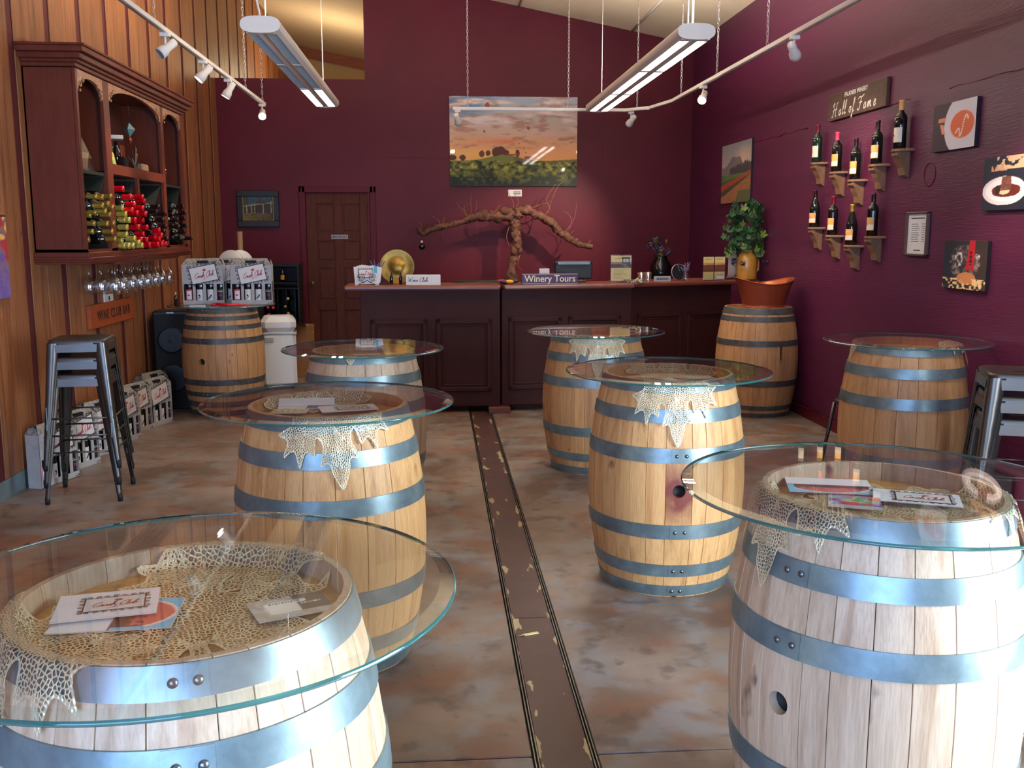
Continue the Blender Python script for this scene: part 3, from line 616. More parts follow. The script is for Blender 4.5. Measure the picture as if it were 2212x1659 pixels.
# ---------------------------------------------------------------- gold leaf mats
def leaf_outline(s=1.):
    h = [(0, -.44), (.035, -.43), (.03, -.30), (.10, -.40), (.17, -.33), (.25, -.42), (.27, -.30), (.38, -.27), (.30, -.17), (.34, -.08), (.48, -.10), (.44, .0), (.54, .08), (.42, .11), (.43, .26), (.32, .18), (.24, .24), (.18, .12), (.14, .20), (.21, .34), (.12, .35), (.09, .46), (0, .58)]
    pts = h+[(-x, y) for x, y in h[-2:0:-1]]; n = len(pts); out = []
    for i in range(n):
        p0, p1, p2, p3 = pts[i-1], pts[i], pts[(i+1) % n], pts[(i+2) % n]
        for k in range(4):
            t = k/4; out.append(tuple(s*.5*((2*p1[d])+(-p0[d]+p2[d])*t+(2*p0[d]-5*p1[d]+4*p2[d]-p3[d])*t*t+(-p0[d]+3*p1[d]-3*p2[d]+p3[d])*t**3) for d in (0, 1)))
    return out
def seg_dist(P, a, b):
    a = np.array(a); b = np.array(b); ab = b-a; t = np.clip(((P-a)@ab)/(ab@ab), 0, 1); return np.linalg.norm(P-(a+t[:, None]*ab), axis=1)
_LS = .44; _O = leaf_outline(_LS)
def leaf_grid():
    n = len(_O); g = []; st = .0075
    P = np.array(_O)
    xs = np.arange(-.25, .25, st); ys = np.arange(-.2, .26, st)
    G = np.array([(x+(st/2 if j % 2 else 0), y) for j, y in enumerate(ys) for x in xs])
    # inside test
    ins = np.zeros(len(G), bool); j = n-1
    for i in range(n):
        c = ((P[i, 1] > G[:, 1]) != (P[j, 1] > G[:, 1])) & (G[:, 0] < (P[j, 0]-P[i, 0])*(G[:, 1]-P[i, 1])/(P[j, 1]-P[i, 1]+1e-12)+P[i, 0]); ins ^= c; j = i
    dist = np.min([seg_dist(G, P[i], P[(i+1) % n]) for i in range(n)], axis=0)
    G = G[ins & (dist > st*.45)]
    co = [Vector(p) for p in _O]+[Vector(p) for p in G.tolist()]
    r = delaunay_2d_cdt(co, [(i, (i+1) % n) for i in range(n)], [], 1, 1e-6)
    V = np.array([tuple(v) for v in r[0]]); F = [tuple(f) for f in r[2]]
    de = np.min([seg_dist(V, P[i], P[(i+1) % n]) for i in range(n)], axis=0)
    c0 = (0, -.30*_LS); tips = [(0, .56), (.42, .25), (-.42, .25), (.52, .07), (-.52, .07), (.24, -.38), (-.24, -.38), (0, -.44), (.37, -.25), (-.37, -.25)]
    S = [(c0, (x*_LS, y*_LS)) for x, y in tips]
    S += [((0, .1*_LS), (.19*_LS, .33*_LS)), ((0, .1*_LS), (-.19*_LS, .33*_LS)), ((.2*_LS, -.02*_LS), (.44*_LS, -.02*_LS)), ((-.2*_LS, -.02*_LS), (-.44*_LS, -.02*_LS))]
    dv = np.min([seg_dist(V, a, b) for a, b in S], axis=0)
    return V, F, de, dv
LV, LF, LDE, LDV = leaf_grid()
def drape(h, s, lift=.003):
    zh = h-.045; pr = mk_profile(h)
    if s < .236: return s, zh+lift
    s -= .236
    if s < .05: t = s/.05; t2 = t*t*(3-2*t); return .236+.036*t, zh+lift+t2*(.045-lift)
    s -= .05
    if s < .034: t = s/.034; return .272+.018*t, h+.0004
    s -= .034
    z = h-s*.97; return max(pr(max(z, .3))+.0075+.012*min(1, s/.05)*.35, 0), z
def leaf_mat(label, key, ang, rad, rot=0., group='gold leaf mats under the glass', sc=1., lift=.003, wob=.0015):
    bx, by, h = BAR[key]; a = R(ang); t = R(rot); vs = []
    for x, y in LV*sc:
        # leaf tip (+y) points outwards; rot turns it
        u = -x*math.cos(t)-y*math.sin(t)*-1*-1; w = y*math.cos(t)+x*math.sin(t)*-1
        u = x*math.cos(t)-y*math.sin(t); w = x*math.sin(t)+y*math.cos(t)
        px = (rad+w)*math.cos(a)-u*-math.sin(a)*-1; py = (rad+w)*math.sin(a)+u*-math.cos(a)
        px = (rad+w)*math.cos(a)+u*math.sin(a); r = math.hypot(px, py); th = math.atan2(py, px)
        rr, z = drape(h, r, lift)
        if z < h-.01 or r > .32: rr += wob*2*(1+math.sin(x*60+ang)*math.cos(y*47))*.8
        if r < .236: z += wob*(1+math.sin(x*70+ang)*math.sin(y*55+rot))
        vs.append((rr*math.cos(th), rr*math.sin(th), z))
    me = bpy.data.meshes.new('leaf_placemat'); me.from_pydata(vs, [], LF)
    for nm, dd in (('rim', LDE), ('vein', LDV)):
        at = me.attributes.new(nm, 'FLOAT', 'POINT'); at.data.foreach_set('value', (dd*sc).astype(np.float32))
    uvl = me.uv_layers.new(name='UVMap'); li = np.zeros(len(me.loops), np.int32); me.loops.foreach_get('vertex_index', li)
    uvl.data.foreach_set('uv', (LV*sc)[li].ravel().astype(np.float32))
    for p in me.polygons: p.use_smooth = True
    me.materials.append(M['lace']); o = put('leaf_placemat', me, None, (bx, by, 0)); return tag(o, label, 'placemat', group)
leaf_mat('gold leaf mat lying flat in the middle of the nearest left barrel head', 'A', 100, .0, 10, lift=.006, sc=1.12, wob=.004)
leaf_mat('gold leaf mat folded over the far rim of the nearest left barrel', 'A', 80, .275, -8, lift=.006)
leaf_mat('gold leaf mat hanging over the left rim of the nearest left barrel', 'A', -143, .27, 0, lift=.009)
leaf_mat('gold leaf mat hanging over the front rim of the honey oak barrel', 'C', -82, .315, 12)
leaf_mat('gold leaf mat along the far rim inside the honey oak barrel', 'C', 110, .20, 0, lift=.006)
leaf_mat('gold leaf mat spread on the whitish barrel, one tip over its front rim', 'B', -112, .12, 20)
leaf_mat('gold leaf mat hanging over the left rim of the lower right barrel', 'D', -168, .28, 10)
leaf_mat('gold leaf mat hanging over the right rim of the lower right barrel', 'D', -18, .24, -10, lift=.006)
leaf_mat('gold leaf mat lying flat in the lower right barrel head', 'D', -80, .04, 30, lift=.008, sc=1.05, wob=.003)
leaf_mat('gold leaf mat hanging down the front of the wine-stained barrel', 'F', -98, .345, 6)
leaf_mat('gold leaf mat by the far rim inside the wine-stained barrel', 'F', 72, .19, 0, lift=.006)
leaf_mat('gold leaf mat hanging down the front of the orange barrel by the counter', 'G', -97, .33, 0)
leaf_mat('gold leaf mat showing over the left rim of the barrel by the purple wall', 'H', 176, .17, 0)
leaf_mat('gold leaf mat showing over the right rim of the barrel by the purple wall', 'H', -32, .20, 0, lift=.006)
text('stencil', '3YR', .040, 'ink', None, (-.412, 1.475, .9062), (0, 0, PI+.15), .0004); st_ = bpy.data.objects['stencil']; bb = [o for o in bpy.data.objects if o.name == 'wine_barrel'][0]
st_.parent = bb; st_.matrix_parent_inverse = (Matrix.Translation(bb.location) @ Matrix.Rotation(bb.rotation_euler.z, 4, 'Z')).inverted()

# ================================================================ LIGHT FITTINGS
def chain(parent, x, y, z0, z1, name='chain', s=1.):
    m = MB(); n = int((z1-z0)/(.024*s)); 
    for k in range(n):
        z = z0+(k+.5)*(z1-z0)/n; hh = .015*s; ww = .0058*s; a = PI/2*(k % 2)+.3
        pts = [(ww*math.cos(t), 0, hh*math.sin(t)) for t in [2*PI*j/8 for j in range(8)]]
        m.tube(pts, .0019*s, 4, T=TX(x, y, z) @ RZ(a), closed=True)
    return m.build(name, 'chrome', parent)
def fixture(label, x, y0, y1, lit):
    t = thing('pendant_light_fixture', label, 'ceiling light', (x, y0, 2.80), 0, 'pendant fluorescent fixtures')
    L_ = y1-y0; n = 28; sec = []
    for k in range(n):
        a = 2*PI*k/n+.001; sec.append((.118*math.copysign(abs(math.cos(a))**.62, math.cos(a)), .049*math.copysign(abs(math.sin(a))**.8, math.sin(a))))
    # shell: open slots below for the lamps
    m = MB(); ys = [.03, L_-.03]
    up = [p for p in sec if p[1] > -.03]
    up = sorted(up, key=lambda p: math.atan2(p[1]+.2, p[0]))
    vs = [(a, y, b) for y in ys for a, b in up]; k = len(up)
    m.add(vs, [(i, i+1, k+i+1, k+i) for i in range(k-1)], 0, True)
    r0, l0 = up[0], up[-1]
    def strip(xa, za, xb, zb): m.add([(xa, ys[0], za), (xb, ys[0], zb), (xb, ys[1], zb), (xa, ys[1], za)], [(0, 1, 2, 3)])
    for sgn in (1, -1):
        e = r0 if sgn > 0 else l0
        strip(e[0], e[1], sgn*.088, -.046); strip(sgn*.026, -.046, 0, -.036)
        for xx in (.088, .026): strip(sgn*xx, -.046, sgn*xx, -.02)
        cells = 3; cl = (ys[1]-ys[0])/cells
        for c in range(cells+1):
            ya = ys[0]+cl*c-(.03 if 0 < c < cells else 0)-(.05 if c == cells else 0); m.box((sgn*.026, ya, -.046), (sgn*.088, ya+.06, -.022))
    m.build('housing', 'fixture', t)
    cap = MB(); cap.add([(a*1.01, y, b*1.01) for y in (0, .035) for a, b in sec], [tuple(range(n-1, -1, -1)), tuple(range(n, 2*n))]+[(i, (i+1) % n, n+(i+1) % n, n+i) for i in range(n)], 0, False)
    cm = cap.me('end_cap', 'fixture'); put('end_cap', cm, t); put('end_cap', cm, t, (0, L_-.035, 0))
    for sgn in (1, -1):
        for c in range(3):
            ya, yb = ys[0]+cl*c+.02, ys[0]+cl*(c+1)-.02; xa, xb = sorted((sgn*.027, sgn*.087))
            if c in lit: tag(MB().box((xa, ya, -.036), (xb, yb, -.028)).build('lamp_panel', 'lamp', t), 'glowing white lamp panel')
            else:
                lv = MB(); lv.box((xa, ya, -.022), (xb, yb, -.020)); ny = int((yb-ya)/.045)
                for j in range(ny): lv.box((xa, ya+j*(yb-ya)/ny, -.043), (xb, ya+j*(yb-ya)/ny+.004, -.022), 0)
                lv.build('louvre', 'frosted', t)
    tag(MB().box((-.07, .1, .0495), (.07, L_-.1, .053)).build('uplight_panel', 'lamp_up', t), 'glowing uplight strip')
    zt = ceil(x)-2.80
    for yy in (.22, L_-.25):
        MB().tube([(0, yy, .05), (0, yy, zt)], .0028, 6).lathe([(.013, .05), (.013, .075), (.006, .085)], 10, T=TX(0, yy, 0)).build('suspension_cable', 'fixture', t)
    return t
f1 = fixture('long white pendant fixture on the left with only its far panels lit', -1.04, 6.2, 9.82, (2,))
f2 = fixture('long white pendant fixture on the right with all panels glowing', 1.63, 6.2, 9.98, (0, 1, 2))
MB().tube([(0, .02, .05), (-.28, .3, 1.3), (-.5, .5, 1.75)], .006, 6).build('power_cord', 'fixture', f1)
MB().tube([(0.03, .22, .09), (0.035, .22, ceil(1.63)-2.8)], .006, 6).build('power_cord', 'fixture', f2)
# track lighting
def track(label, pts, ch):
    t = thing('track_rail', label, 'track light', (0, 0, 0))
    for a, b in zip(pts, pts[1:]):
        d = math.hypot(b[0]-a[0], b[1]-a[1]); an = math.atan2(b[1]-a[1], b[0]-a[0])
        MB().box((-.017, -.018, -.014), (d+.017, .018, .014), bev=.003).box((-.017, -.008, -.017), (d+.017, -.004, -.013), 1).box((-.017, .004, -.017), (d+.017, .008, -.013), 1).build('rail_segment', ['fixture', 'chrome'], t, (a[0], a[1], 2.80), (0, 0, an))
    for x, y in ch: chain(t, x, y, 2.815, ceil(x)-.01, s=1.35)
    return t
track('white lighting track hung on chains over the left side of the room', [(-1.66, 3.2), (-1.66, 9.95)], [(-1.66, 9.02), (-1.66, 9.87), (-1.66, 6.2)])
track('white lighting track running over the right side and bending across before the back wall', [(2.262, 3.2), (2.262, 9.40), (2.16, 9.95), (1.95, 10.16), (.20, 10.16)], [(2.262, 9.1), (2.262, 7.94), (2.262, 6.74), (2.05, 10.06), (1.36, 10.16), (.335, 10.16)])
def spot(label, x, y, tgt, lit, energy=0, size=52):
    t = thing('track_spotlight', label, 'spotlight', (x, y, 2.786), 0, 'track spotlights')
    MB().box((-.03, -.02, -.024), (.03, .02, 0), bev=.003).tube([(0, 0, -.02), (0, 0, -.075)], .008, 8).build('mount', 'fixture', t)
    d = (Vector(tgt)-Vector((x, y, 2.69))).normalized(); q = (-d).to_track_quat('Z', 'Y').to_matrix().to_4x4()
    Tm = TX(0, 0, -.098) @ q
    m = MB(); m.lathe([(.001, .082), (.022, .082), (.027, .074), (.027, .012), (.036, -.012), (.038, -.05), (.034, -.052)], 24, T=Tm); m.build('lamp_head', 'fixture', t)
    if lit: tag(MB().lathe([(.001, -.044), (.033, -.044)], 24, T=Tm).build('bulb', 'bulb', t), 'bright lit lamp')
    else: MB().lathe([(.001, -.035), (.033, -.045)], 24, T=Tm).build('bulb', 'frosted', t)
    if energy:
        p = Vector((x, y, 2.688))+d*.07
        light('SPOT', 'spot_lamp', p, d.to_track_quat('-Z', 'Y').to_euler(), energy, (1, .80, .62), spot_size=R(size), spot_blend=.9, shadow_soft_size=.03)
spot('unlit-looking spotlight nearest on the left track, above the cabinet', -1.66, 6.43, (-2.3, 5.9, 2.0), False)
spot('second spotlight on the left track, aimed at the cabinet', -1.66, 7.42, (-2.35, 7.2, 1.9), True, 45)
spot('third spotlight on the left track, aimed down at the cabinet', -1.66, 8.28, (-2.3, 8.2, 1.6), True, 34)
spot('glaring spotlight at the far end of the left track', -1.66, 9.84, (-1.25, 6.3, .6), True, 40)
spot('spotlight nearest on the right track, turned to the bottle shelves', 2.262, 6.22, (3.1, 7.40, 1.95), True, 120, 58)
spot('glaring spotlight on the right track facing the room', 2.262, 8.34, (1.15, 6.3, 1.0), True, 40)
spot('spotlight hanging from the cross track right of the sunset print', 2.009, 10.16, (1.30, 11.95, 1.40), True, 190, 56)
spot('spotlight at the left end of the cross track in front of the sunset print', .231, 10.16, (.75, 11.95, 1.3), True, 45, 50)
light('SPOT', 'spot_lamp_out_of_view', (2.262, 4.7, 2.66), aim((2.262, 4.7, 2.66), (3.12, 5.0, 1.25)), 130, (1, .76, .62), spot_size=R(60), spot_blend=.9, shadow_soft_size=.03)
light('SPOT', 'spot_lamp_out_of_view', (-1.66, 5.2, 2.66), aim((-1.66, 5.2, 2.66), (-2.5, 5.4, 1.7)), 42, (1, .72, .45), spot_size=R(60), spot_blend=.9, shadow_soft_size=.03)
light('POINT', 'passage_lamp', (-1.6, 15.2, 3.7), (0, 0, 0), 60, (1, .80, .5), shadow_soft_size=.3)

# ================================================================ BAR COUNTER
def unit(label, x, y, ang, w, panels, hz, topl, topr):
    t = thing('counter_unit', label, 'bar counter', (x, y, 0), ang, 'bar counter units'); d = .40
    MB().box((0, 0, .055), (w, .03, 1.075), bev=.003).box((0, .03, .055), (.02, d, 1.075)).box((w-.02, .03, .055), (w, d, 1.075)).box((.02, .03, .055), (w-.02, d-.02, .075)).build('body', 'counter', t)
    for a, b in panels:
        m = MB()
        for (p, q, r_, s_) in ((a, hz[0], b, hz[0]+.042), (a, hz[1]-.042, b, hz[1]), (a, hz[0], a+.042, hz[1]), (b-.042, hz[0], b, hz[1])):
            m.box((p, -.016, q), (r_, .002, s_), bev=.006)
        for (p, q, r_, s_) in ((a+.05, hz[0]+.05, b-.05, hz[0]+.062), (a+.05, hz[1]-.062, b-.05, hz[1]-.05), (a+.05, hz[0]+.05, a+.062, hz[1]-.05), (b-.062, hz[0]+.05, b-.05, hz[1]-.05)):
            m.box((p, -.008, q), (r_, .002, s_), bev=.003)
        m.build('panel_moulding', 'counter', t)
    MB().box((-topl, -.10, 1.075), (w+topr, .42, 1.115), bev=.012).build('bar_top', 'counter_top', t)
    for xx in (.12, w-.12):
        for yy in (.1, d-.12):
            MB().lathe([(.001, -.014), (.027, -.014), (.027, .014), (.001, .014)], 16, T=TX(xx, yy, .028) @ RY(PI/2)).box((xx-.02, yy-.02, .045), (xx+.02, yy+.02, .056)).build('caster', 'rubber', t)
    return t
unit('left section of the dark brown bar counter, with a returned end', -.655, 8.42, R(-.4), 1.20, [(.085, .57), (.645, 1.125)], (.185, .82), .13, 0)
unit('middle section of the dark brown bar counter', .562, 8.43, R(8.2), 1.185, [(.06, .54), (.60, 1.09)], (.19, .83), .0, 0)
unit('right section of the dark brown bar counter, running behind the tub', 1.752, 8.76, R(21.), 1.14, [(.08, .58), (.64, 1.08)], (.19, .83), 0, .26)
tag(MB().box((.44, 8.33, 0), (.63, 8.42, .052), bev=.004).build('wood_block', 'counter_top'), 'small brown wood block under the counter joint', 'block')
CT = 1.1155
# things on the counter -------------------------------------------------
def P_holder():
    t = thing('brochure_stand', 'scrolled wire stand of club brochures at the left end of the counter', 'brochure stand', (-.60, 8.50, CT), R(3))
    m = MB(); 
    for s in (-1, 1):
        sp = [(s*(.045+.034*math.cos(a)*(1-a/14)), -.03, .062+.034*math.sin(a)*(1-a/14)) for a in [k*.45 for k in range(22)]]
        m.tube(sp, .0026, 6); m.tube([(s*.075, -.03, .045), (s*.03, -.03, .018), (0, -.03, .04), (-s*.07, -.03, .002)], .0026, 6)
        m.tube([(s*.06, -.05, .003), (s*.06, .05, .003)], .0026, 6)
    m.build('wire_frame', 'black', t)
    for k, (dx, rr) in enumerate(((-.02, -4), (.0, 2), (.02, 5), (.035, 8))):
        MB().box((-.09, 0, 0), (.09, .002, .155)).build('brochure', 'paper', t, (dx*.6, .0+k*.009, .006), (R(-8), R(rr), 0))
    c = MB(); crush(c, 0, .0, .112, T=TX(-.01, -.0035, .098) @ RX(PI/2-R(8)), tilt=.03); c.build('club_print', ['ink', 'red_ink', 'paper'], t)
    MB().box((.062, .004, .10), (.088, .006, .16)).build('blue_corner', mat('sky_blue_card', (92, 186, 214), .5), t)
def lips(m, x, y, s, z, mi, T):
    up = [(-1, -.05), (-.55, .32), (-.18, .50), (0, .40), (.18, .50), (.55, .32), (1, -.05), (.4, .06), (0, .02), (-.4, .06)]
    lo = [(-.85, -.12), (-.4, -.02), (0, -.06), (.4, -.02), (.85, -.12), (.45, -.50), (0, -.62), (-.45, -.50)]
    for p in (up, lo): m.add([(x+a*s, y+b*s, z) for a, b in p], [tuple(range(len(p)-1, -1, -1)) if False else tuple(range(len(p)))], mi, False, T)
def crush(m, cx, cy, w, T, tilt=.19, inv=False):
    "framed club emblem, w = outer frame width"
    Q = T @ TX(cx, cy, 0) @ RZ(tilt); h = w*.62
    m.add([(-w/2, -h/2, .0004), (w/2, -h/2, .0004), (w/2, h/2, .0004), (-w/2, h/2, .0004)], [(0, 1, 2, 3)], 2, False, Q)
    b = w*.026
    for p in ([(-w/2, -h/2), (w/2, -h/2)], [(w/2, -h/2), (w/2, h/2)], [(w/2, h/2), (-w/2, h/2)], [(-w/2, h/2), (-w/2, -h/2)]): m.ribbon(p, b, .0006, 0, Q)
    def curl(x, y, s, a0, d):
        pts = [(x+s*(1-k/17)*math.cos(a0+d*k*.55), y+s*(1-k/17)*math.sin(a0+d*k*.55)) for k in range(14)]; m.ribbon(pts, w*.018, .0005, 0, Q)
    for k in range(7):
        xx = -w/2+w*(k+.5)/7; s = w*.045
        for sy in (1, -1): curl(xx, sy*(h/2+s*1.2), s*(1.25 if k == 3 else 1), 0 if k % 2 else PI, 1 if k % 2 else -1)
    for k in range(4):
        yy = -h/2+h*(k+.5)/4; s = w*.042
        for sx in (1, -1): curl(sx*(w/2+s*1.2), yy, s, PI/2*(1 if k % 2 else -1), 1)
    for sx in (1, -1):
        for sy in (1, -1): curl(sx*(w/2+w*.03), sy*(h/2+w*.03), w*.05, PI/4, 1); lips(m, sx*(w/2+w*.02), sy*(h/2+w*.02), w*.028, .0006, 0, Q)
    Q2 = Q @ TX(0, 0, .0003)
    lips(m, w*.06, h*.24, w*.085, .0005, 1, Q2)
    script(m, 'Crush Club', -.0*w, -h*.18, w*.19, w*.018, .0006, 1, .22, Q2, .82)
    m.ribbon([(-w*.12, -h*.40), (w*.0, -h*.27), (w*.22, -h*.24)], [w*.004, w*.02, w*.004], .0006, 1, Q2)
P_holder()
g = thing('brass_platter', 'large round hammered brass platter leaning on the counter behind two small bottles', 'platter', (-.345, 8.62, CT), 0, rot=(R(-9), 0, 0))
MB().lathe([(.001, .012), (.05, .013), (.056, .004), (.11, .0), (.135, .012), (.15, .012)], 64, T=TX(0, 0, .151) @ RX(PI/2)).lathe([(.15, .012), (.151, .006), (.15, .0), (.001, -.004)], 64, T=TX(0, 0, .151) @ RX(PI/2)).build('dish', 'brass', g)
def BOTTLE(kind='bordeaux'):
    if kind == 'bordeaux': return [(.001, .0), (.034, .0), (.0375, .004), (.0375, .185), (.036, .198), (.028, .213), (.0165, .226), (.0145, .24), (.0142, .285), (.0155, .287), (.0155, .296), (.001, .297)]
    return [(.001, .0), (.037, .0), (.041, .004), (.041, .14), (.038, .165), (.028, .20), (.019, .228), (.0150, .25), (.0145, .287), (.016, .289), (.016, .297), (.001, .298)]
def bottle(name, label, loc, glass, foil, lab, kind='bordeaux', s=1., group=None, face=-PI/2, lz=(.05, .135), cat='wine bottle', art=True):
    t = thing(name, label, cat, loc, 0, group); p = [(r*s, z*s) for r, z in BOTTLE(kind)]
    MB().lathe(p, 28).build('bottle_glass', glass, t)
    MB().lathe([(r*s, z*s) for r, z in ((.0160, .236), (.0157, .284), (.0168, .286), (.0168, .298), (.001, .299))], 24).build('capsule', foil, t)
    if lab:
        r = (.0379 if kind == 'bordeaux' else .0414)*s; m = MB()
        m.lathe([(r, lz[0]*s), (r, lz[1]*s)], 20, a0=face-1.05, a1=face+1.05)
        m.lathe([(r, (lz[0])*s), (r, (lz[1]-.01)*s)], 8, 0, a0=face+2.2, a1=face+3.3)
        lb = m.build('wine_label', lab, t)
        if art: MB().lathe([(r+.0004, lz[0]*s+.004), (r+.0004, (lz[0]+(lz[1]-lz[0])*.45)*s)], 16, a0=face-1.0, a1=face+1.0).build('label_band', 'label_cream', lb); MB().lathe([(.0001, .0006), (.009*s, 0)], 14, T=TX(r*math.cos(face-.5), r*math.sin(face-.5), (lz[0]+.04)*s) @ RZ(face-.5) @ RY(PI/2)).build('label_mark', 'corbel', lb)
    return t
bottle('wine_bottle', 'left one of two small dark bottles before the brass platter', (-.392, 8.545, CT), 'bottle', 'wine_red', None, 'burgundy', .36)
bottle('wine_bottle', 'right one of two small dark bottles before the brass platter', (-.312, 8.545, CT), 'bottle', 'wine_red', None, 'burgundy', .36)
tag(MB().box((-.09, 0, 0), (.09, .12, .014), bev=.002).build('dark_book', 'counter', None, (-.47, 8.53, CT)), 'flat dark book lying in front of the brass platter', 'book')
def sprig(name, label, loc, n, hgt, spread, mt, seedv, cat):
    t = thing(name, label, cat, loc); rr = random.Random(seedv)
    for k in range(n):
        a = rr.uniform(0, 2*PI); s = rr.uniform(.2, 1)*spread; top = (s*math.cos(a), s*math.sin(a), hgt*rr.uniform(.7, 1.1)); m = MB()
        m.tube([(0, 0, 0), (top[0]*.4, top[1]*.4, top[2]*.6), top], .0012, 4)
        for j in range(6):
            f = .62+.08*j; m.sphere((top[0]*f, top[1]*f, top[2]*(.4+.6*f)), .0055, 6)
        m.build('flower_spike', mt, t)
    return t
sprig('dried_flowers', 'dried lavender sprigs behind the club brochures', (-.52, 8.62, CT+.0), 14, .19, .09, 'lavender', 4, 'flowers')
s_ = thing('desk_sign', 'white box sign with Wine Club handwritten on it', 'sign', (-.115, 8.40, CT), 0)
MB().box((-.148, 0, 0), (.148, .035, .088), bev=.003).build('sign_block', 'paper', s_)
m = MB(); script(m, 'Wine Club', -.045, .028, .038, .0035, .0, 0, .1, RX(PI/2), 1.0); m.build('handwriting', 'ink', s_, (0, -.0008, 0))
s_ = thing('desk_sign', 'purple Winery Tours sign with ivory lettering on the counter', 'sign', (.985, 8.45, CT), R(6))
MB().box((-.25, 0, 0), (.25, .028, .092), bev=.002).build('sign_board', 'purple', s_)
MB().box((-.246, -.0008, .004), (.246, 0, .007)).box((-.246, -.0008, .086), (.246, 0, .089)).build('sign_border', 'ivory', s_)
def serif(parent, txt, size, w, mt, y=-.0012):
    return text('lettering', txt, size, mt, parent, (0, y, .047), (PI/2, 0, 0), .0006, sx=1., bold=size*.012)
t_ = serif(s_, 'Winery Tours', .083, .46, 'ivory'); t_.scale.x = .455/max(t_.dimensions.x, .01)
ch_ = thing('swivel_chair', 'curved black chair back just showing above the counter', 'chair', (.40, 9.45, 0))
MB().lathe([(.235, .78), (.245, .95), (.235, 1.09), (.22, 1.115), (.205, 1.09), (.215, .95), (.205, .78)], 24, a0=PI*1.08, a1=PI*1.92).build('backrest', 'rubber', ch_)
MB().lathe([(.001, .60), (.22, .60), (.24, .64), (.22, .68), (.001, .685)], 24).build('seat', 'rubber', ch_)
MB().tube([(0, 0, .60), (0, 0, .08)], .025, 10).build('post', 'chrome', ch_)
for k in range(5): MB().tube([(0, 0, .09), (.26*math.cos(k*1.257), .26*math.sin(k*1.257), .04)], .016, 6).build('leg', 'black', ch_)
gl = thing('bicycle_gloves', 'black and yellow patterned glove heap beside the Winery Tours sign', 'gloves', (.62, 8.52, CT))
for k in range(9):
    a = k*.7; MB().sphere((.075*math.cos(a)*(.4+.07*k), .04*math.sin(a), .018+.004*(k % 3)), .03, 10, sc=(1.4, .7, .55)).build('glove_fold', ['black', mat('pink_print', (150, 40, 90), .6), 'black', 'orange_lab'][k % 4], gl)
s_ = thing('card_box', 'small white card box beside the till', 'box', (.965, 8.72, CT))
MB().box((-.045, 0, 0), (.045, .05, .125), bev=.003).build('box_body', 'paper', s_); m = MB(); script(m, 'Club', 0, .03, .04, .003, 0, 0, .2, RX(PI/2)); m.build('red_script', 'red_ink', s_, (0, -.001, 0))
pos = thing('till_monitor', 'dark touch-screen till facing away on the counter', 'till', (1.235, 8.78, CT), R(6))
MB().box((-.175, -.012, .03), (.175, .02, .19), bev=.012).box((-.16, -.02, .155), (.16, .0, .186), bev=.01).build('screen_back', 'black', pos)
MB().box((-.15, -.0215, .160), (.15, -.019, .182), bev=.001).build('top_trim', 'flashing', pos)
m = MB(); [m.box((-.12+.011*k, -.0145, .135), (-.113+.011*k, -.012, .143)) for k in range(22)]; m.build('vent_slots', 'rubber', pos)
MB().box((-.11, -.03, 0), (.11, .15, .02), bev=.006).tube([(0, .05, .015), (0, .01, .09)], .03, 10).build('foot', 'black', pos)
def leaflet(w, h):
    def fn(u, v):
        c = np.tile([222., 200, 130], (len(u), 1)); n = fbm(u*9, v*9)
        c = over(c, (v > .52) & (v < .74), (150, 118, 84)); c = over(c, ((v > .52) & (v < .64+.05*n)).astype(float), (92, 62, 46))
        for k in range(9): c = over(c, ((abs(v-(.10+.042*k)) < .008) & (u > .12) & (u < .5+.35*_tab[k, 3])).astype(float)*.6, (150, 130, 84))
        c = over(c, ((abs(v-.88) < .02) & (abs(u-.5) < .3) & ((u*26 % 1) < .6)).astype(float)*.8, (130, 110, 80)); return c
    return fn
s_ = thing('brochure_display', 'tall clear stand with a yellow winery flyer, right of the till', 'flyer stand', (1.655, 8.70, CT), R(8))
painting('flyer', .19, .225, 60, 70, leaflet(1, 1), 'print', s_, (0, .0, .128), (PI/2, 0, 0))
def pav(u, v):
    c = np.tile([90., 84, 74], (len(u), 1)); c = over(c, (v > .55)*1., (206, 206, 200)); c = over(c, ((v > .86) | (abs(u-.15) < .05) | (abs(u-.85) < .05) | (abs(u-.5) < .03))*1., (60, 50, 40)); return over(c, (fbm(u*12, v*12) > .55)*(v < .5)*1., (150, 130, 100))
painting('photo_panel', .082, .095, 30, 34, pav, 'print', s_, (.045, -.001, .178), (PI/2, 0, 0))
MB().box((-.1, -.004, 0), (.1, -.002, .25)).box((-.1, .004, 0), (.1, .006, .25)).box((-.1, -.05, 0), (.1, .05, .003)).build('acrylic_holder', 'acrylic', s_)
m = MB(); [m.lathe([(.0001, 0), (.006, 0)], 12, T=TX(.03+.016*k, -.0055, .022) @ RX(PI/2)) for k in range(4)]; m.build('icon_row', 'counter', s_)
s_ = thing('sweet_tray', 'small clear tray of wrapped sweets on the counter', 'tray', (1.80, 8.66, CT), R(12))
MB().box((-.05, -.03, 0), (.05, .03, .004)).box((-.05, -.03, 0), (.05, -.028, .03)).box((-.05, .028, 0), (.05, .03, .03)).box((-.05, -.03, 0), (-.048, .03, .03)).box((.048, -.03, 0), (.05, .03, .03)).build('tray_walls', 'acrylic', s_)
for k in range(5): MB().box((-.014, -.009, -.007), (.014, .009, .007), bev=.003).build('sweet', 'cream', s_, (-.03+.015*k, -.004*(k % 2), .012+.011*(k % 3)), (.3*k, .2, .5*k))
GLS = [(.001, 0), (.03, 0), (.031, .004), (.034, .085), (.0325, .085), (.029, .006), (.001, .006)]
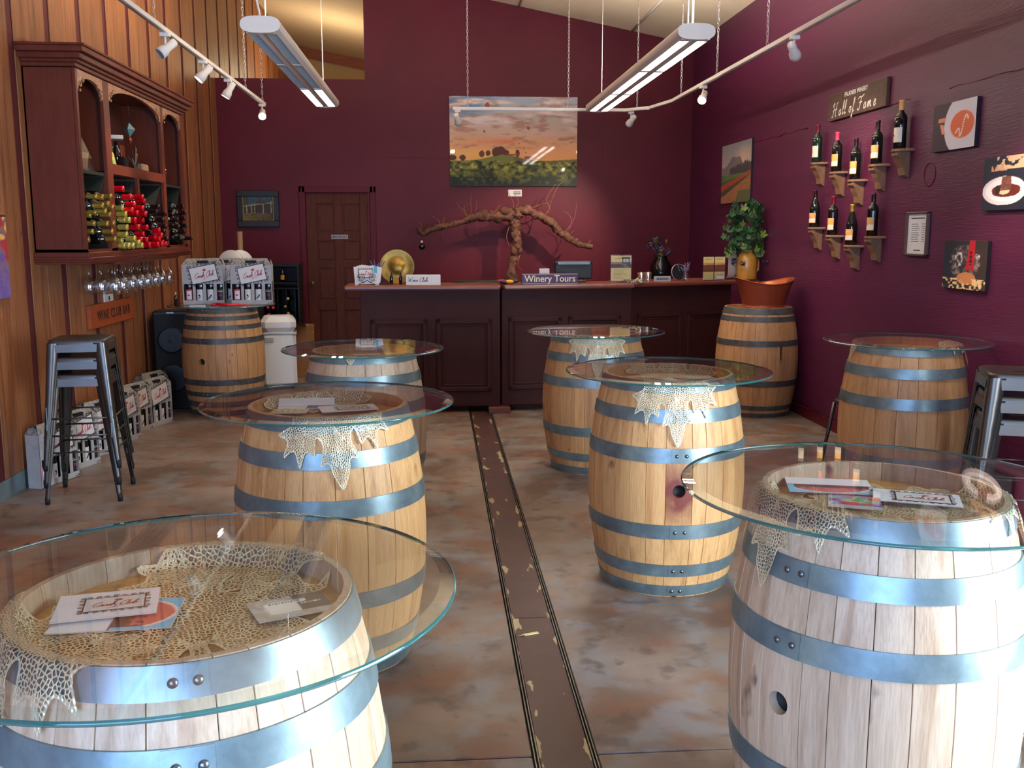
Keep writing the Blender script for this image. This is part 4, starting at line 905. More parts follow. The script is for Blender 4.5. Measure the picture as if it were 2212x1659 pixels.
for k, (x, y) in enumerate(((1.86, 8.80), (1.945, 8.90))):
    tag(MB().lathe(GLS, 24).build('tumbler', 'stem', None, (x, y, CT)), ['nearer clear water glass beside the sweet tray', 'farther clear water glass beside the RESERVED sign'][k], 'glass')
s_ = thing('desk_sign', 'grey RESERVED place sign on the counter', 'sign', (2.06, 8.80, CT), R(12))
MB().box((-.083, 0, 0), (.083, .014, .05), bev=.002).build('sign_plate', mat('silver_plate', (176, 172, 170), .4), s_); text('lettering', 'RESERVED', .027, 'ink', s_, (0, -.0008, .025), (PI/2, 0, 0), .0004, bold=.0006)
s_ = thing('round_tray', 'black round tray with a chrome edge standing behind the bud vase', 'tray', (2.27, 9.02, CT), R(14), rot=(R(-8), 0, R(14)))
MB().lathe([(.001, 0), (.075, 0)], 40, T=TX(0, 0, .078) @ RX(PI/2)).build('tray_face', 'black', s_); MB().lathe([(.073, .0), (.078, -.004), (.078, .004), (.073, .003)], 40, T=TX(0, 0, .078) @ RX(PI/2)).build('tray_rim', 'chrome', s_)
s_ = thing('bud_vase', 'small glass bud vase of dried lavender', 'vase', (2.30, 8.90, CT))
MB().lathe([(.001, 0), (.028, 0), (.031, .02), (.028, .05), (.017, .075), (.019, .10), (.0175, .10), (.015, .076), (.026, .05), (.028, .02), (.001, .005)], 24).build('vase_glass', 'stem', s_)
rr = random.Random(9)
for k in range(16):
    a = rr.uniform(0, 2*PI); s = rr.uniform(.02, .085); z = rr.uniform(.12, .175); m = MB(); m.tube([(0, 0, .01), (s*.3*math.cos(a), s*.3*math.sin(a), .1), (s*math.cos(a), s*math.sin(a)*.6, z)], .0011, 4)
    for j in range(5): f = .75+.06*j; m.sphere((s*f*math.cos(a), s*f*math.sin(a)*.6, .1+(z-.1)*(j/4)), .0055, 6)
    m.build('flower_spike', 'lavender', s_)
s_ = thing('brochure_rack', 'four-pocket rack of yellow winery brochures with a business card pocket', 'brochure rack', (2.60, 9.02, CT), R(16))
def yb(u, v):
    c = np.tile([232., 206, 130], (len(u), 1)); c = over(c, (v < .75)*(v > .52)*1., (206, 150, 90)); c = over(c, (v < .62+.06*fbm(u*14, v*0))*1., (112, 70, 48)); c = over(c, (v < .36)*1., (226, 202, 128)); c = over(c, ((abs(v-.9) < .025) & (abs(u-.5) < .32) & ((u*22 % 1) < .6))*.8, (150, 120, 70)); return c
for k in (0, 1): painting('brochure', .112, .215, 40, 70, yb, 'print', s_, (-.060+.122*k, .0, .112), (PI/2, 0, 0))
MB().box((-.12, -.012, 0), (.12, -.010, .10)).box((-.12, .004, 0), (.12, .006, .215)).box((-.12, -.03, 0), (.12, .03, .003)).build('acrylic_rack', 'acrylic', s_)
MB().box((.012, -.03, .012), (.105, -.014, .06), bev=.002).build('card_pocket', 'acrylic', s_); MB().box((.018, -.024, .015), (.098, -.018, .045)).build('business_cards', 'paper', s_)
s_ = thing('curled_paper', 'white sheet curling upright behind the stoneware jug', 'paper', (2.83, 9.12, CT), R(18))
m = MB(); prof = [(-.08+.10*(k/12)**.35*.6, .25*(k/12)) for k in range(13)]
m.add([(x_, 0+dy, z_) for dy in (0, .17) for x_, z_ in [(-.10, .002)]+[(-.07-.0*z, z) if z > .06 else (-.10+.03*math.sin(z/.06*PI/2), z) for _, z in prof]], [(i, i+1, 14+i+1, 14+i) for i in range(13)], 0, True, RZ(R(-62))); m.build('sheet', 'paper', s_)
s_ = thing('vine_jug', 'tan stoneware jug holding a tall bushy artificial grape vine', 'plant', (2.975, 9.215, CT))
MB().lathe([(.001, 0), (.094, 0), (.097, .01), (.097, .17), (.09, .215), (.06, .25), (.05, .27), (.055, .285), (.048, .285), (.04, .26), (.001, .2)], 36).build('jug', 'jug', s_)
MB().tube([(.09, .02, .20), (.125, .03, .18), (.125, .03, .09), (.09, .02, .06)], .011, 8).build('jug_handle', 'jug', s_)
lf = MB(); O2 = leaf_outline(1.0)[::4]; lf.add([(x*.5, (y+.42)*.5, .06*abs(x)+.05*math.sin(3*y)) for x, y in O2]+[(0, .21, -.01)], [(i, (i+1) % len(O2), len(O2)) for i in range(len(O2))], 0, True)
lme = [lf.me('leaf', 'leaf1'), lf.me('leaf', 'leaf2')]; rr = random.Random(21)
blobs = [(-.03, 0, .47, .19, .19), (.0, 0, .55, .17, .17), (-.05, 0, .38, .20, .12), (.03, 0, .36, .17, .12), (0, 0, .65, .11, .08), (-.15, -.02, .27, .06, .08), (.10, -.02, .26, .07, .07)]
for k in range(270):
    bx, by, bz, br, bh = blobs[k % len(blobs)] if k % 3 else blobs[rr.choice([0, 1, 0, 3])]
    a = rr.uniform(0, 2*PI); q = rr.uniform(.5, 1)**.5*br; z = bz+rr.uniform(-1, 1)*bh*.8; x_, y_ = bx+q*math.cos(a), by+q*math.sin(a)*.75-.02
    if abs(x_) < .075 and y_ < .0 and z < .16: continue
    x_ = min(x_, .115)
    o = put('leaf', lme[1 if rr.random() < .24 else 0], s_, (x_, y_, z), (rr.uniform(.4, 1.7), rr.uniform(-.6, .6), a+PI/2+rr.uniform(-.8, .8))); sc = rr.uniform(.11, .165); o.scale = (sc, sc, sc)
for k in range(9):
    a = rr.uniform(0, 2*PI); m = MB(); [m.sphere((rr.uniform(-.022, .022), rr.uniform(-.022, .022), -rr.uniform(0, .06)), .0085, 8) for _ in range(12)]
    m.build('berry_cluster', 'berry', s_, (.2*math.cos(a), -.08+.1*math.sin(a), rr.choice([.12, .2, .3, .5, .62])))
for k in range(9):
    a = rr.uniform(0, 2*PI); MB().tube([(0, 0, .25), (.05*math.cos(a), .04*math.sin(a), .38), (.2*math.cos(a), .1*math.sin(a), rr.uniform(.25, .68))], .003, 5).build('vine_stem', 'twig', s_)
s_ = thing('flower_vase', 'dark shadowy vase with a few pale dried hydrangeas behind the counter', 'vase', (2.62, 11.3, .93))
MB().lathe([(.001, 0), (.09, 0), (.13, .1), (.12, .26), (.07, .33), (.08, .36), (.07, .36), (.001, .3)], 28).build('vase_body', 'blackgloss', s_)
for k in range(26):
    a = rr.uniform(0, 2*PI); q = rr.uniform(.03, .19); z = .42+rr.uniform(-.05, .16); m = MB(); [m.sphere((rr.uniform(-.02, .02), rr.uniform(-.02, .02), rr.uniform(-.02, .02)), .011, 6) for _ in range(7)]; m.tube([(-q*math.cos(a)*.9, -q*math.sin(a)*.9, .3-z), (0, 0, 0)], .002, 4)
    m.build('bloom', 'leaf2' if k % 9 == 0 else ('lavender' if k % 3 == 0 else 'berry'), s_, (q*math.cos(a), q*math.sin(a), z))
bc = thing('back_shelf', 'low dark back counter against the plum wall under the vine', 'shelf', (1.4, 11.35, 0)); MB().box((-1.2, 0, .88), (1.66, .60, .925), bev=.004).build('shelf_top', 'counter_dark', bc); MB().box((-1.15, .04, 0), (1.62, .58, .88)).build('shelf_body', 'counter', bc)

# copper tub on the right barrel
tb = thing('copper_tub', 'oval copper party tub with a dipped rim on the right corner barrel', 'tub', (2.80, 8.17, .935), R(4))
def tubm(dr, z0, flip):
    n = 56; vs = []; K = 10
    for k in range(K+1):
        f = k/K
        for j in range(n):
            a = 2*PI*j/n; top = .200+.050*math.cos(a)**2-.006; z = z0+(top-z0)*f; rx = .178+.078*f**1.2-dr; ry = .150+.045*f-dr
            vs.append((rx*math.cos(a), ry*math.sin(a), z))
    fs = [(k*n+j, k*n+(j+1) % n, (k+1)*n+(j+1) % n, (k+1)*n+j) for k in range(K) for j in range(n)]+[tuple(range(n))]
    return vs, [tuple(reversed(f)) for f in fs] if flip else fs, vs[-n:]
v1, f1_, rim1 = tubm(0, 0, False); v2, f2_, rim2 = tubm(.004, .006, True)
MB().add(v1, f1_, 0, True).add(v2, f2_, 1, True).build('tub_body', ['copper', 'copper_in'], tb)
MB().tube(rim1, .0055, 8, closed=True).build('rolled_rim', 'copper', tb)
for s in (-1, 1): MB().sphere((s*.243, -.03, .228), .012, 12, sc=(.6, 1, 1)).build('handle_boss', 'copper_in', tb)

# ================================================================ BACK WALL THINGS
def sunset(u, v):
    n = len(u); hz = .30+.03*np.sin(u*3); c = lerp((236, 160, 92), (150, 170, 190), (v-.3)/.7)
    f = fbm(u*5+3, v*16); f2 = fbm(u*11, v*24+9)
    c = over(c, np.clip((f-.42)*4, 0, 1)*(v > .45), (206, 178, 164)); c = over(c, np.clip((f2-.50)*5, 0, 1)*.8*(v > .42), (158, 110, 92))
    c = over(c, np.clip((.75-abs(v-.50)*7), 0, 1)*np.clip((f-.35)*3, 0, 1), (214, 120, 62)); c = over(c, np.clip((1-abs(v-.36)*12), 0, 1)*.8*(u < .55), (246, 184, 96))
    bl = np.clip(1.25-np.hypot((u-.12)*1.6, (v-.93)*2.4)*2.6, 0, 1); c = over(c, bl*np.clip((.62-f)*4, 0, 1), (62, 108, 150)); c = over(c, np.clip((f-.52)*6, 0, 1)*(v > .7)*.7, (232, 220, 212))
    hill = .285+.07*np.exp(-((u-.42)/.16)**2)+.03*np.clip((u-.75)*3, 0, 1); c = over(c, (v < hill)*1., (112, 116, 52)); c = over(c, ((v < hill) & (u > .5))*.6, (104, 76, 46))
    tree = .0*u
    for cx, cy, rx, ry in ((.25, .36, .02, .035), (.30, .37, .018, .03), (.36, .385, .03, .05), (.40, .40, .035, .045), (.44, .38, .025, .03), (.53, .37, .015, .04), (.02, .32, .03, .03), (.10, .32, .025, .03)):
        tree = np.maximum(tree, (((u-cx)/rx)**2+((v-cy)/ry)**2 < .6+1.1*fbm(u*40+cx*9, v*30))*1.)
    c = over(c, tree, (88, 48, 36)); c = over(c, ((abs(u-.49) < .05) & (v > .345) & (v < .362))*1., (140, 70, 50)); c = over(c, ((abs(u-.62) < .035) & (v > .31) & (v < .335))*1., (122, 66, 48))
    fg = .235+.04*np.abs(np.sin(u*19+1))+.03*fbm(u*20, v*20); k = fbm(u*34, v*28); g = lerp((38, 44, 22), (170, 164, 58), np.clip((k-.3)*2.4, 0, 1)*np.clip(v*4.2, 0, 1)); m = (v < fg)
    c = np.where(m[:, None], g, c); c = over(c, (v < .10)*(k < .55)*.8, (26, 34, 20))
    for cx, cy, r in ((.295, .905, .018), (.615, .655, .013), (.27, .615, .009), (.54, .48, .006), (.58, .43, .005), (.595, .38, .005)):
        dd = np.hypot((u-cx), (v-cy)*.67)/r; c = over(c, (dd < 1)*1., (150, 62, 44)); c = over(c, ((dd < 1) & (np.sin((u-cx)/r*6) > .3))*.6, (90, 60, 50)); c = over(c, ((abs(u-cx) < r*.22) & (v < cy-r*1.3) & (v > cy-r*2.2))*1., (90, 50, 40))
    return c
s_ = thing('sunset_print', 'large glossy print of a sunset vineyard with hot-air balloons on the back wall', 'picture', (.945, BW, 2.638))
MB().box((-.77, -.028, -.525), (.77, -.004, .525)).build('print_backing', 'white', s_)
painting('print_face', 1.54, 1.05, 340, 232, sunset, 'glossprint', s_, (0, -.0285, 0), (PI/2, 0, 0))
s_ = thing('wall_placard', 'small white placard under the sunset print', 'sign', (.963, BW, 2.032)); MB().box((-.083, -.006, -.04), (.083, 0, .04), bev=.002).build('placard', 'paper', s_)
m = MB(); [m.box((-.02, -.007, z), (.07, -.0062, z+.006)) for z in (.014, .0, -.012, -.026)]; m.build('text_lines', 'ink', s_)
def farm(u, v):
    c = lerp((92, 84, 30), (70, 52, 20), u); c = over(c, (v > .32)*1., (44, 34, 34)); c = over(c, (v > .62+.2*u)*1., (36, 76, 92)); c = over(c, ((v > .6) & (u < .18))*1., (44, 48, 38))
    for a in (.12, .28, .38, .66, .92): c = over(c, (abs(u-a) < .022) & (v > .28+.05*a) & (v < .64+.18*a), (120, 112, 78))
    c = over(c, abs(v-(.60+.16*u)) < .022, (130, 124, 90)); c = over(c, (abs(u-.58) < .17) & (v < .92-abs(u-.58)*.9) & (v > .7), (66, 40, 44)); return over(c, (fbm(u*14, v*14) > .56)*.35, (20, 20, 16))
s_ = thing('framed_painting', 'small vineyard arbour painting in a wide black frame on the back wall', 'painting', (-2.112, BW, 1.838))
m = MB(); 
for a, b, c_, e in ((-.245, -.215, .245, -.14), (-.245, .14, .245, .215), (-.245, -.14, -.18, .14), (.18, -.14, .245, .14)): m.box((a, -.045, b), (c_, 0, e), bev=.006)
m.build('outer_frame', 'black', s_)
m = MB()
for a, b, c_, e in ((-.186, -.150, .186, -.138), (-.186, .138, .186, .150), (-.186, -.15, -.174, .15), (.174, -.15, .186, .15)): m.box((a, -.040, b), (c_, -.02, e), bev=.002)
m.build('gilt_slip', 'gold_frame', s_); painting('painted_scene', .36, .29, 80, 64, farm, 'canvas', s_, (0, -.022, 0), (PI/2, 0, 0))

# the dead vine
vt = thing('grape_vine_trunk', 'old gnarled dead grape vine spread like a T against the back wall', 'dead vine', (0, 11.62, 0))
def limb(name, pts, rad, jit=.22, knots=0, seedv=1):
    r_ = random.Random(seedv); P = crom([tuple(p) for p in pts], 7); n = len(P); rr_ = []
    for i in range(n):
        f = i/(n-1)*(len(rad)-1); k = min(int(f), len(rad)-2); rr_.append(.92*(rad[k]+(rad[k+1]-rad[k])*(f-k))*(1+.12*math.sin(i*.9+seedv)+r_.uniform(-.05, .05)))
    m = MB(); m.tube(P, rr_, 14, jit=jit*1.3)
    for k in range(knots):
        i = r_.randrange(2, n-2); m.sphere((P[i][0]+r_.uniform(-1, 1)*rr_[i]*.7, P[i][1]-rr_[i]*.5, P[i][2]+r_.uniform(-.4, 1)*rr_[i]), rr_[i]*r_.uniform(.45, .85), 10, sc=(r_.uniform(.8, 1.5), .9, r_.uniform(.7, 1.3)))
    return m.build(name, 'bark', vt)
limb('trunk', [(.90, 0, .93), (.885, -.01, 1.10), (.93, 0, 1.28), (.955, -.02, 1.42), (.94, 0, 1.56), (.93, 0, 1.68), (.95, 0, 1.78)], [.085, .062, .058, .062, .058, .066, .085], knots=9, seedv=3)
limb('left_arm', [(.95, 0, 1.77), (.78, -.02, 1.74), (.62, 0, 1.745), (.46, -.02, 1.74), (.30, 0, 1.68), (.12, -.02, 1.635), (-.04, 0, 1.60), (-.16, 0, 1.545), (-.20, 0, 1.62)], [.075, .068, .060, .055, .036, .034, .036, .034, .03], knots=14, seedv=5)
limb('right_arm', [(.95, 0, 1.79), (1.08, -.02, 1.82), (1.20, 0, 1.76), (1.34, -.02, 1.69), (1.45, 0, 1.58), (1.58, -.02, 1.49), (1.70, 0, 1.42), (1.86, -.02, 1.385)], [.08, .055, .05, .055, .05, .046, .036, .034], knots=16, seedv=8)
for k, (pp, r0) in enumerate([([(.36, 0, 1.74), (.33, 0, 1.83), (.37, -.01, 1.90)], .016), ([(.05, 0, 1.62), (.03, 0, 1.70), (-.06, 0, 1.76)], .006), ([(.08, 0, 1.62), (.09, 0, 1.72), (.10, -.01, 1.77)], .018), ([(.66, 0, 1.76), (.72, 0, 1.83), (.76, 0, 1.88)], .022),
        ([(.92, 0, 1.82), (.90, -.03, 1.93), (.83, -.04, 2.05)], .006), ([(.93, 0, 1.82), (.97, -.03, 1.92), (.93, -.04, 1.99)], .006), ([(1.28, 0, 1.76), (1.34, -.02, 1.84), (1.30, -.03, 1.95), (1.41, -.03, 2.12)], .007), ([(1.32, 0, 1.78), (1.36, 0, 1.92), (1.44, -.03, 2.10), (1.50, -.03, 2.14)], .006),
        ([(1.12, 0, 1.83), (1.22, -.02, 1.88), (1.32, -.02, 1.90), (1.38, -.02, 1.96)], .013), ([(1.52, 0, 1.56), (1.60, -.02, 1.66), (1.58, -.02, 1.76), (1.50, -.02, 1.81)], .005), ([(1.56, 0, 1.56), (1.64, -.02, 1.74), (1.66, -.02, 1.90)], .004), ([(1.58, 0, 1.52), (1.63, 0, 1.58)], .022),
        ([(1.12, 0, 1.80), (1.10, -.02, 1.88)], .028), ([(.42, 0, 1.78), (.41, 0, 1.92), (.42, 0, 2.02)], .003), ([(.46, 0, 1.78), (.48, 0, 1.88), (.47, 0, 1.95)], .003), ([(.33, 0, 1.80), (.27, 0, 1.87), (.24, 0, 1.92)], .003), ([(-.16, 0, 1.60), (-.19, 0, 1.68)], .018), ([(1.80, 0, 1.41), (1.84, 0, 1.47)], .012), ([(.86, 0, 1.62), (.83, -.03, 1.50), (.87, -.03, 1.38)], .005), ([(.99, -.02, 1.30), (.96, -.06, 1.18), (1.0, -.06, 1.12)], .005)]):
    P = crom(pp, 4); MB().tube(P, [r0*(1-.65*i/(len(P)-1)) for i in range(len(P))], 6, jit=.15).build('twig', 'twig' if r0 < .01 else 'bark', vt)
hg = thing('wine_ornament', 'small dark ornament hanging below the left tip of the vine', 'ornament', (-.168, 11.62, 1.40)); MB().tube([(0, 0, .14), (0, 0, .05)], .002, 5).build('cord', 'black', hg); MB().sphere((0, -.0, .05), .016, 10).build('pale_head', 'ivory', hg); MB().sphere((0, 0, -.01), .035, 12, sc=(1.1, .8, 1)).build('dark_body', 'blackgloss', hg)

# ================================================================ RIGHT WALL THINGS  (local +X runs towards the back, face looks to -X)
def rw_thing(name, label, cat, y, z, group=None): return thing(name, label, cat, (RW, y, z), 0, group, rot=(0, 0, -PI/2))   # local x -> -Y(world), local -y -> -X
def rpaint(name, label, yc, zc, w, h, fn, nx, ny, mt='canvas', side='black', depth=.022, roll=0.):
    t = rw_thing(name, label, 'picture', yc, zc); Tm = RY(roll)
    MB().box((-w/2, -depth, -h/2), (w/2, -.002, h/2), T=Tm).build('stretcher', side, t)
    painting('print_face', w, h, nx, ny, fn, mt, t, (0, -depth-.0006, 0), (PI/2, roll, 0)); return t
# seen from the room u runs towards the camera
def vineyard(u, v):
    u = 1-u*1.; u = 1-u
    c = lerp((176, 158, 148), (120, 124, 132), (v-.5)*2); mt_ = .60+.16*np.exp(-((u-.40)/.16)**2)+.12*np.exp(-((u-.62)/.10)**2)+.03*fbm(u*20, v*0); c = over(c, np.clip(1-np.hypot(u-.75, (v-.7)*1.2)*3, 0, 1)*.8, (214, 180, 150))
    c = over(c, (v < mt_)*(u < .95)*.8, (92, 88, 96)); c = over(c, (v < .56+.10*u*fbm(u*24, v*0+2)*2)*(u > .3)*1., (66, 62, 66)); top = .48; c = over(c, (v < top)*1., (78, 116, 66))
    d = np.clip((top-v)/.48, 0, 1); rows = np.sin((u-1.15)/(d+.05)*3.2); c = over(c, ((v < top-.06) & (v > .22+.16*u-.1))*np.clip(rows, 0, 1)*.9, (52, 66, 50)); c = over(c, ((v < .30+.22*u) & (v > .12+.30*u))*np.clip(1-rows, 0, 1), (158, 56, 40))
    c = over(c, (v < .10+.34*u)*1., (150, 100, 66)); c = over(c, (v < .20)*(u > .5+.6*v)*1., (82, 92, 62)); return over(c, (fbm(u*16, v*40) > .56)*.25*(v < .5), (90, 70, 50))
rpaint('vineyard_print', 'tall vineyard print in the right corner above the vine jug', 10.1, 2.172, 1.0, .61, vineyard, 90, 110)
def soup(u, v):
    c = np.tile([40., 18, 34], (len(u), 1)); c = over(c, (np.hypot((u-.86), (v-.5)*.80) < .58)*1., (206, 202, 206)); c = over(c, (np.hypot((u-.70)*1.05, (v-.50)) < .30)*1., (222, 176, 164)); c = over(c, (np.hypot((u-.70)*1.05, (v-.50)) < .28)*1., (196, 92, 52))
    p = [(.56, .34), (.63, .42), (.66, .26), (.70, .36), (.74, .58), (.79, .68), (.83, .60)]; P = crom(p, 5); d = np.min([np.hypot(u-a, v-b) for a, b in P], axis=0); c = over(c, (d < .018)*1., (230, 200, 180))
    c = over(c, ((abs(u-.22) < .09) & (abs(v-.66) < .045))*1., (196, 130, 96)); return over(c, (abs((u-.24)-(v-.47)*-.3) < .04)*(abs(v-.46) < .11)*1., (206, 140, 110))
rpaint('soup_print', 'square print of orange soup in a white bowl on the right wall', 5.79, 2.198, .49, .28, soup, 90, 90)
def meat(u, v):
    c = np.tile([22., 30, 46], (len(u), 1)); c = over(c, ((v > .76) & (u > .25) & (fbm(u*8, v*8) > .42))*1., (206, 176, 138)); c = over(c, ((v > .74) & (v < .86) & (u > .15) & (u < .45) & (v-.74 < abs(np.sin(u*30))*.1))*1., (200, 150, 120))
    c = over(c, (np.hypot((u-.42)/.42, (v-.36)/.27) < 1)*1., (216, 206, 208)); c = over(c, (np.hypot((u-.42)/.36, (v-.37)/.21) < 1)*1., (232, 226, 224)); c = over(c, (np.hypot((u-.46)/.24, (v-.36)/.11) < 1+.3*fbm(u*20, v*20))*1., (96, 34, 26))
    c = over(c, (np.hypot((u-.42)/.11, (v-.35)/.06) < 1)*1., (214, 190, 150)); m_ = (abs(u-.46) < .10-.06*(v-.4)) & (v > .36) & (v < .62); c = np.where(m_[:, None], lerp((70, 34, 28), (150, 98, 84), fbm(u*30, v*30)), c); return over(c, (np.hypot((u-.30)/.05, (v-.38)/.09) < 1)*1., (40, 30, 24))
rpaint('meat_print', 'print of a glazed lamb dish on a white plate, cropped at the right edge', 5.17, 1.832, .50, .29, meat, 90, 90)
def spices(u, v):
    c = lerp((20, 30, 42), (58, 44, 40), u); n = fbm(u*18, v*18); c = over(c, (np.hypot((u-.5)/.36, (v-.55)/.36) < 1)*np.clip((n-.35)*3, 0, 1), (130, 112, 104)); c = over(c, (np.hypot((u-.56)/.22, (v-.22)/.13) < 1)*1., (182, 120, 76))
    c = over(c, (np.hypot((u-.36)/.09, (v-.62)/.2) < 1)*np.clip((n-.4)*5, 0, 1), (196, 190, 186)); m_ = (abs((u-.64)-(v-.6)*.06) < .085-.05*(v-.55)) & (v > .4); c = over(c, m_*1., (170, 22, 40)); c = over(c, ((abs(u-.64) < .025) & (v > .5) & (v < .78) & ((v*11 % 1) < .7))*1., (44, 20, 24))
    c = over(c, (np.hypot((u-.82)/.06, (v-.70)/.1) < 1)*np.clip((n-.45)*8, 0, 1), (210, 216, 214)); return over(c, ((v < .22) & (n > .56))*1., (214, 186, 130))
rpaint('wine_print', 'dark print of a red bottle and glasses low on the right wall', 5.56, 1.375, .475, .285, spices, 90, 90, roll=.0)
s_ = rw_thing('framed_price_list', 'small framed white price list on the right wall', 'framed list', 6.18, 1.554); m = MB()
for a, b, c_, e in ((-.15, -.142, .15, -.127), (-.15, .127, .15, .142), (-.15, -.142, -.127, .142), (.127, -.142, .15, .142)): m.box((a, -.022, b), (c_, 0, e), bev=.004)
m.build('frame', mat('brown_silver_frame', (112, 92, 88), .35, .5), s_); MB().box((-.13, -.008, -.13), (.13, -.002, .13)).build('list_sheet', 'paper', s_)
m = MB(); m.box((-.09, -.0088, .098), (.09, -.0082, .104))
for k in range(9): m.box((-.078, -.0088, .062-.014*k), (-.05, -.0082, .065-.014*k)).box((-.045, -.0088, .062-.014*k), (-.045+.05+.01*(k % 3), -.0082, .065-.014*k)).box((.055, -.0088, .062-.014*k), (.095, -.0082, .065-.014*k))
m.box((-.04, -.0088, -.108), (.05, -.0082, -.102)); m.build('text_lines', 'ink', s_)
s_ = rw_thing('hall_of_fame_sign', 'long dark wooden Hall of Fame sign above the bottle shelves', 'sign', 7.20, 2.524)
MB().box((-.50, -.03, -.098), (.50, -.002, .098), bev=.003).build('sign_board', 'dark_wood', s_)
t_ = text('lettering', 'FALKNER WINERY', .046, 'white_ink', s_, (.0, -.0312, .068), (PI/2, 0, 0), .0008, bold=.0003); t_.scale.x = .40/max(t_.dimensions.x, .01)
m = MB(); script(m, 'Hall of Fame', -.03, -.072, .098, .0085, 0, 0, .18, RX(PI/2), 1.42); m.build('script_lettering', 'white_ink', s_, (0, -.0315, 0))

# shelves and bottles
SH = [(7.83, 2.120, 'bottle_green', 'wine_red', 'label_cream', 'bordeaux', 'green bottle with a red capsule'), (7.43, 2.024, 'bottle', 'pink', 'label_tan', 'bordeaux', 'dark bottle with a pink capsule'), (7.085, 1.947, 'bottle', 'dark_foil', 'label_tan', 'bordeaux', 'bottle with a bright tan label'),
      (6.741, 2.034, 'bottle', 'dark_foil', 'label_tan', 'bordeaux', 'tall dark bottle with a tan label'), (6.403, 2.110, 'bottle', 'label_tan', 'label_cream', 'bordeaux', 'tallest bottle with a gold capsule'), (7.82, 1.604, 'bottle', 'dark_foil', 'label_tan', 'burgundy', 'sloping-shouldered bottle'),
      (7.446, 1.542, 'bottle', 'wine_red', 'label_tan', 'bordeaux', 'dark bottle with a purple capsule'), (7.09, 1.471, 'bottle', 'gold_foil', 'label_tan', 'burgundy', 'burgundy bottle with a gold capsule'), (6.744, 1.538, 'bottle', 'dark_foil', 'label_tan', 'bordeaux', 'dark straight bottle')]
PL = ['at the left end of the upper row', 'second in the upper row', 'third in the upper row', 'fourth in the upper row', 'at the right end of the upper row', 'at the left end of the lower row', 'second in the lower row', 'third in the lower row', 'at the right end of the lower row']
sh = MB(); sh.lathe([(.001, 0), (.098, 0), (.102, .004), (.102, .014), (.098, .018), (.001, .018)], 24, a0=PI, a1=2*PI, smooth=False).add([(-.102, 0, 0), (.102, 0, 0), (.102, 0, .018), (-.102, 0, .018)], [(0, 1, 2, 3)])
shm = sh.me('shelf_board', 'corbel')
co_ = [(0, 0), (-.085, 0), (-.088, -.022), (-.066, -.045), (-.056, -.075), (-.040, -.105), (-.030, -.15), (-.012, -.165), (0, -.168)]
cb = MB(); cb.add([(x, yy, z) for x in (-.045, .045) for yy, z in co_], [tuple(range(len(co_))), tuple(range(2*len(co_)-1, len(co_)-1, -1))]+[(i, i+len(co_), (i+1) % len(co_)+len(co_), (i+1) % len(co_)) for i in range(len(co_))]); cbm = cb.me('bracket', 'corbel')
for k, (y, z, gm, fm, lm, kind, desc) in enumerate(SH):
    t = rw_thing('bottle_shelf', 'small brown bracket shelf '+PL[k]+' on the right wall', 'shelf', y, z-.0185, 'bracket shelves for the display bottles'); put('shelf_board', shm, t); put('bracket', cbm, t)
    bottle('wine_bottle', desc+' '+PL[k]+' of shelves', (RW-.056, y, z), gm, fm, lm, kind, 1.0 if k != 4 else 1.06, 'display bottles on the bracket shelves', face=PI+.35, lz=(.04, .13) if kind == 'bordeaux' else (.035, .115))

# ================================================================ METAL STOOLS
def leg_sheet(tx, ty, bx, by, ztop, w0=.060, w1=.026, t0=.0):
    "tapered angle-section leg: outer corner at the diagonal"
    m = MB(); sx = 1 if tx > 0 else -1; sy = 1 if ty > 0 else -1; rows = []
    for f in [k/8 for k in range(9)]:
        x = bx+(tx-bx)*f; y = by+(ty-by)*f; z = .03+(ztop-.03)*f; w = w1+(w0-w1)*f; c = min(.018, w*.45)
        pts = [(x-sx*w, y), (x-sx*c, y), (x-sx*c*.3, y-sy*c*.3), (x, y-sy*c), (x, y-sy*w)]
        pin = [(x-sx*.004, y-sy*w), (x-sx*.004, y-sy*(c+.003)), (x-sx*(c*.3+.004), y-sy*(c*.3+.004)), (x-sx*(c+.003), y-sy*.004), (x-sx*w, y-sy*.004)]
        rows += [(a, b, z) for a, b in pts+pin]
    fs = [(k*10+j, k*10+(j+1) % 10, (k+1)*10+(j+1) % 10, (k+1)*10+j) for k in range(8) for j in range(10)]
    if sx*sy < 0: fs = [tuple(reversed(f)) for f in fs]
    m.add(rows, fs, 0, True); return m
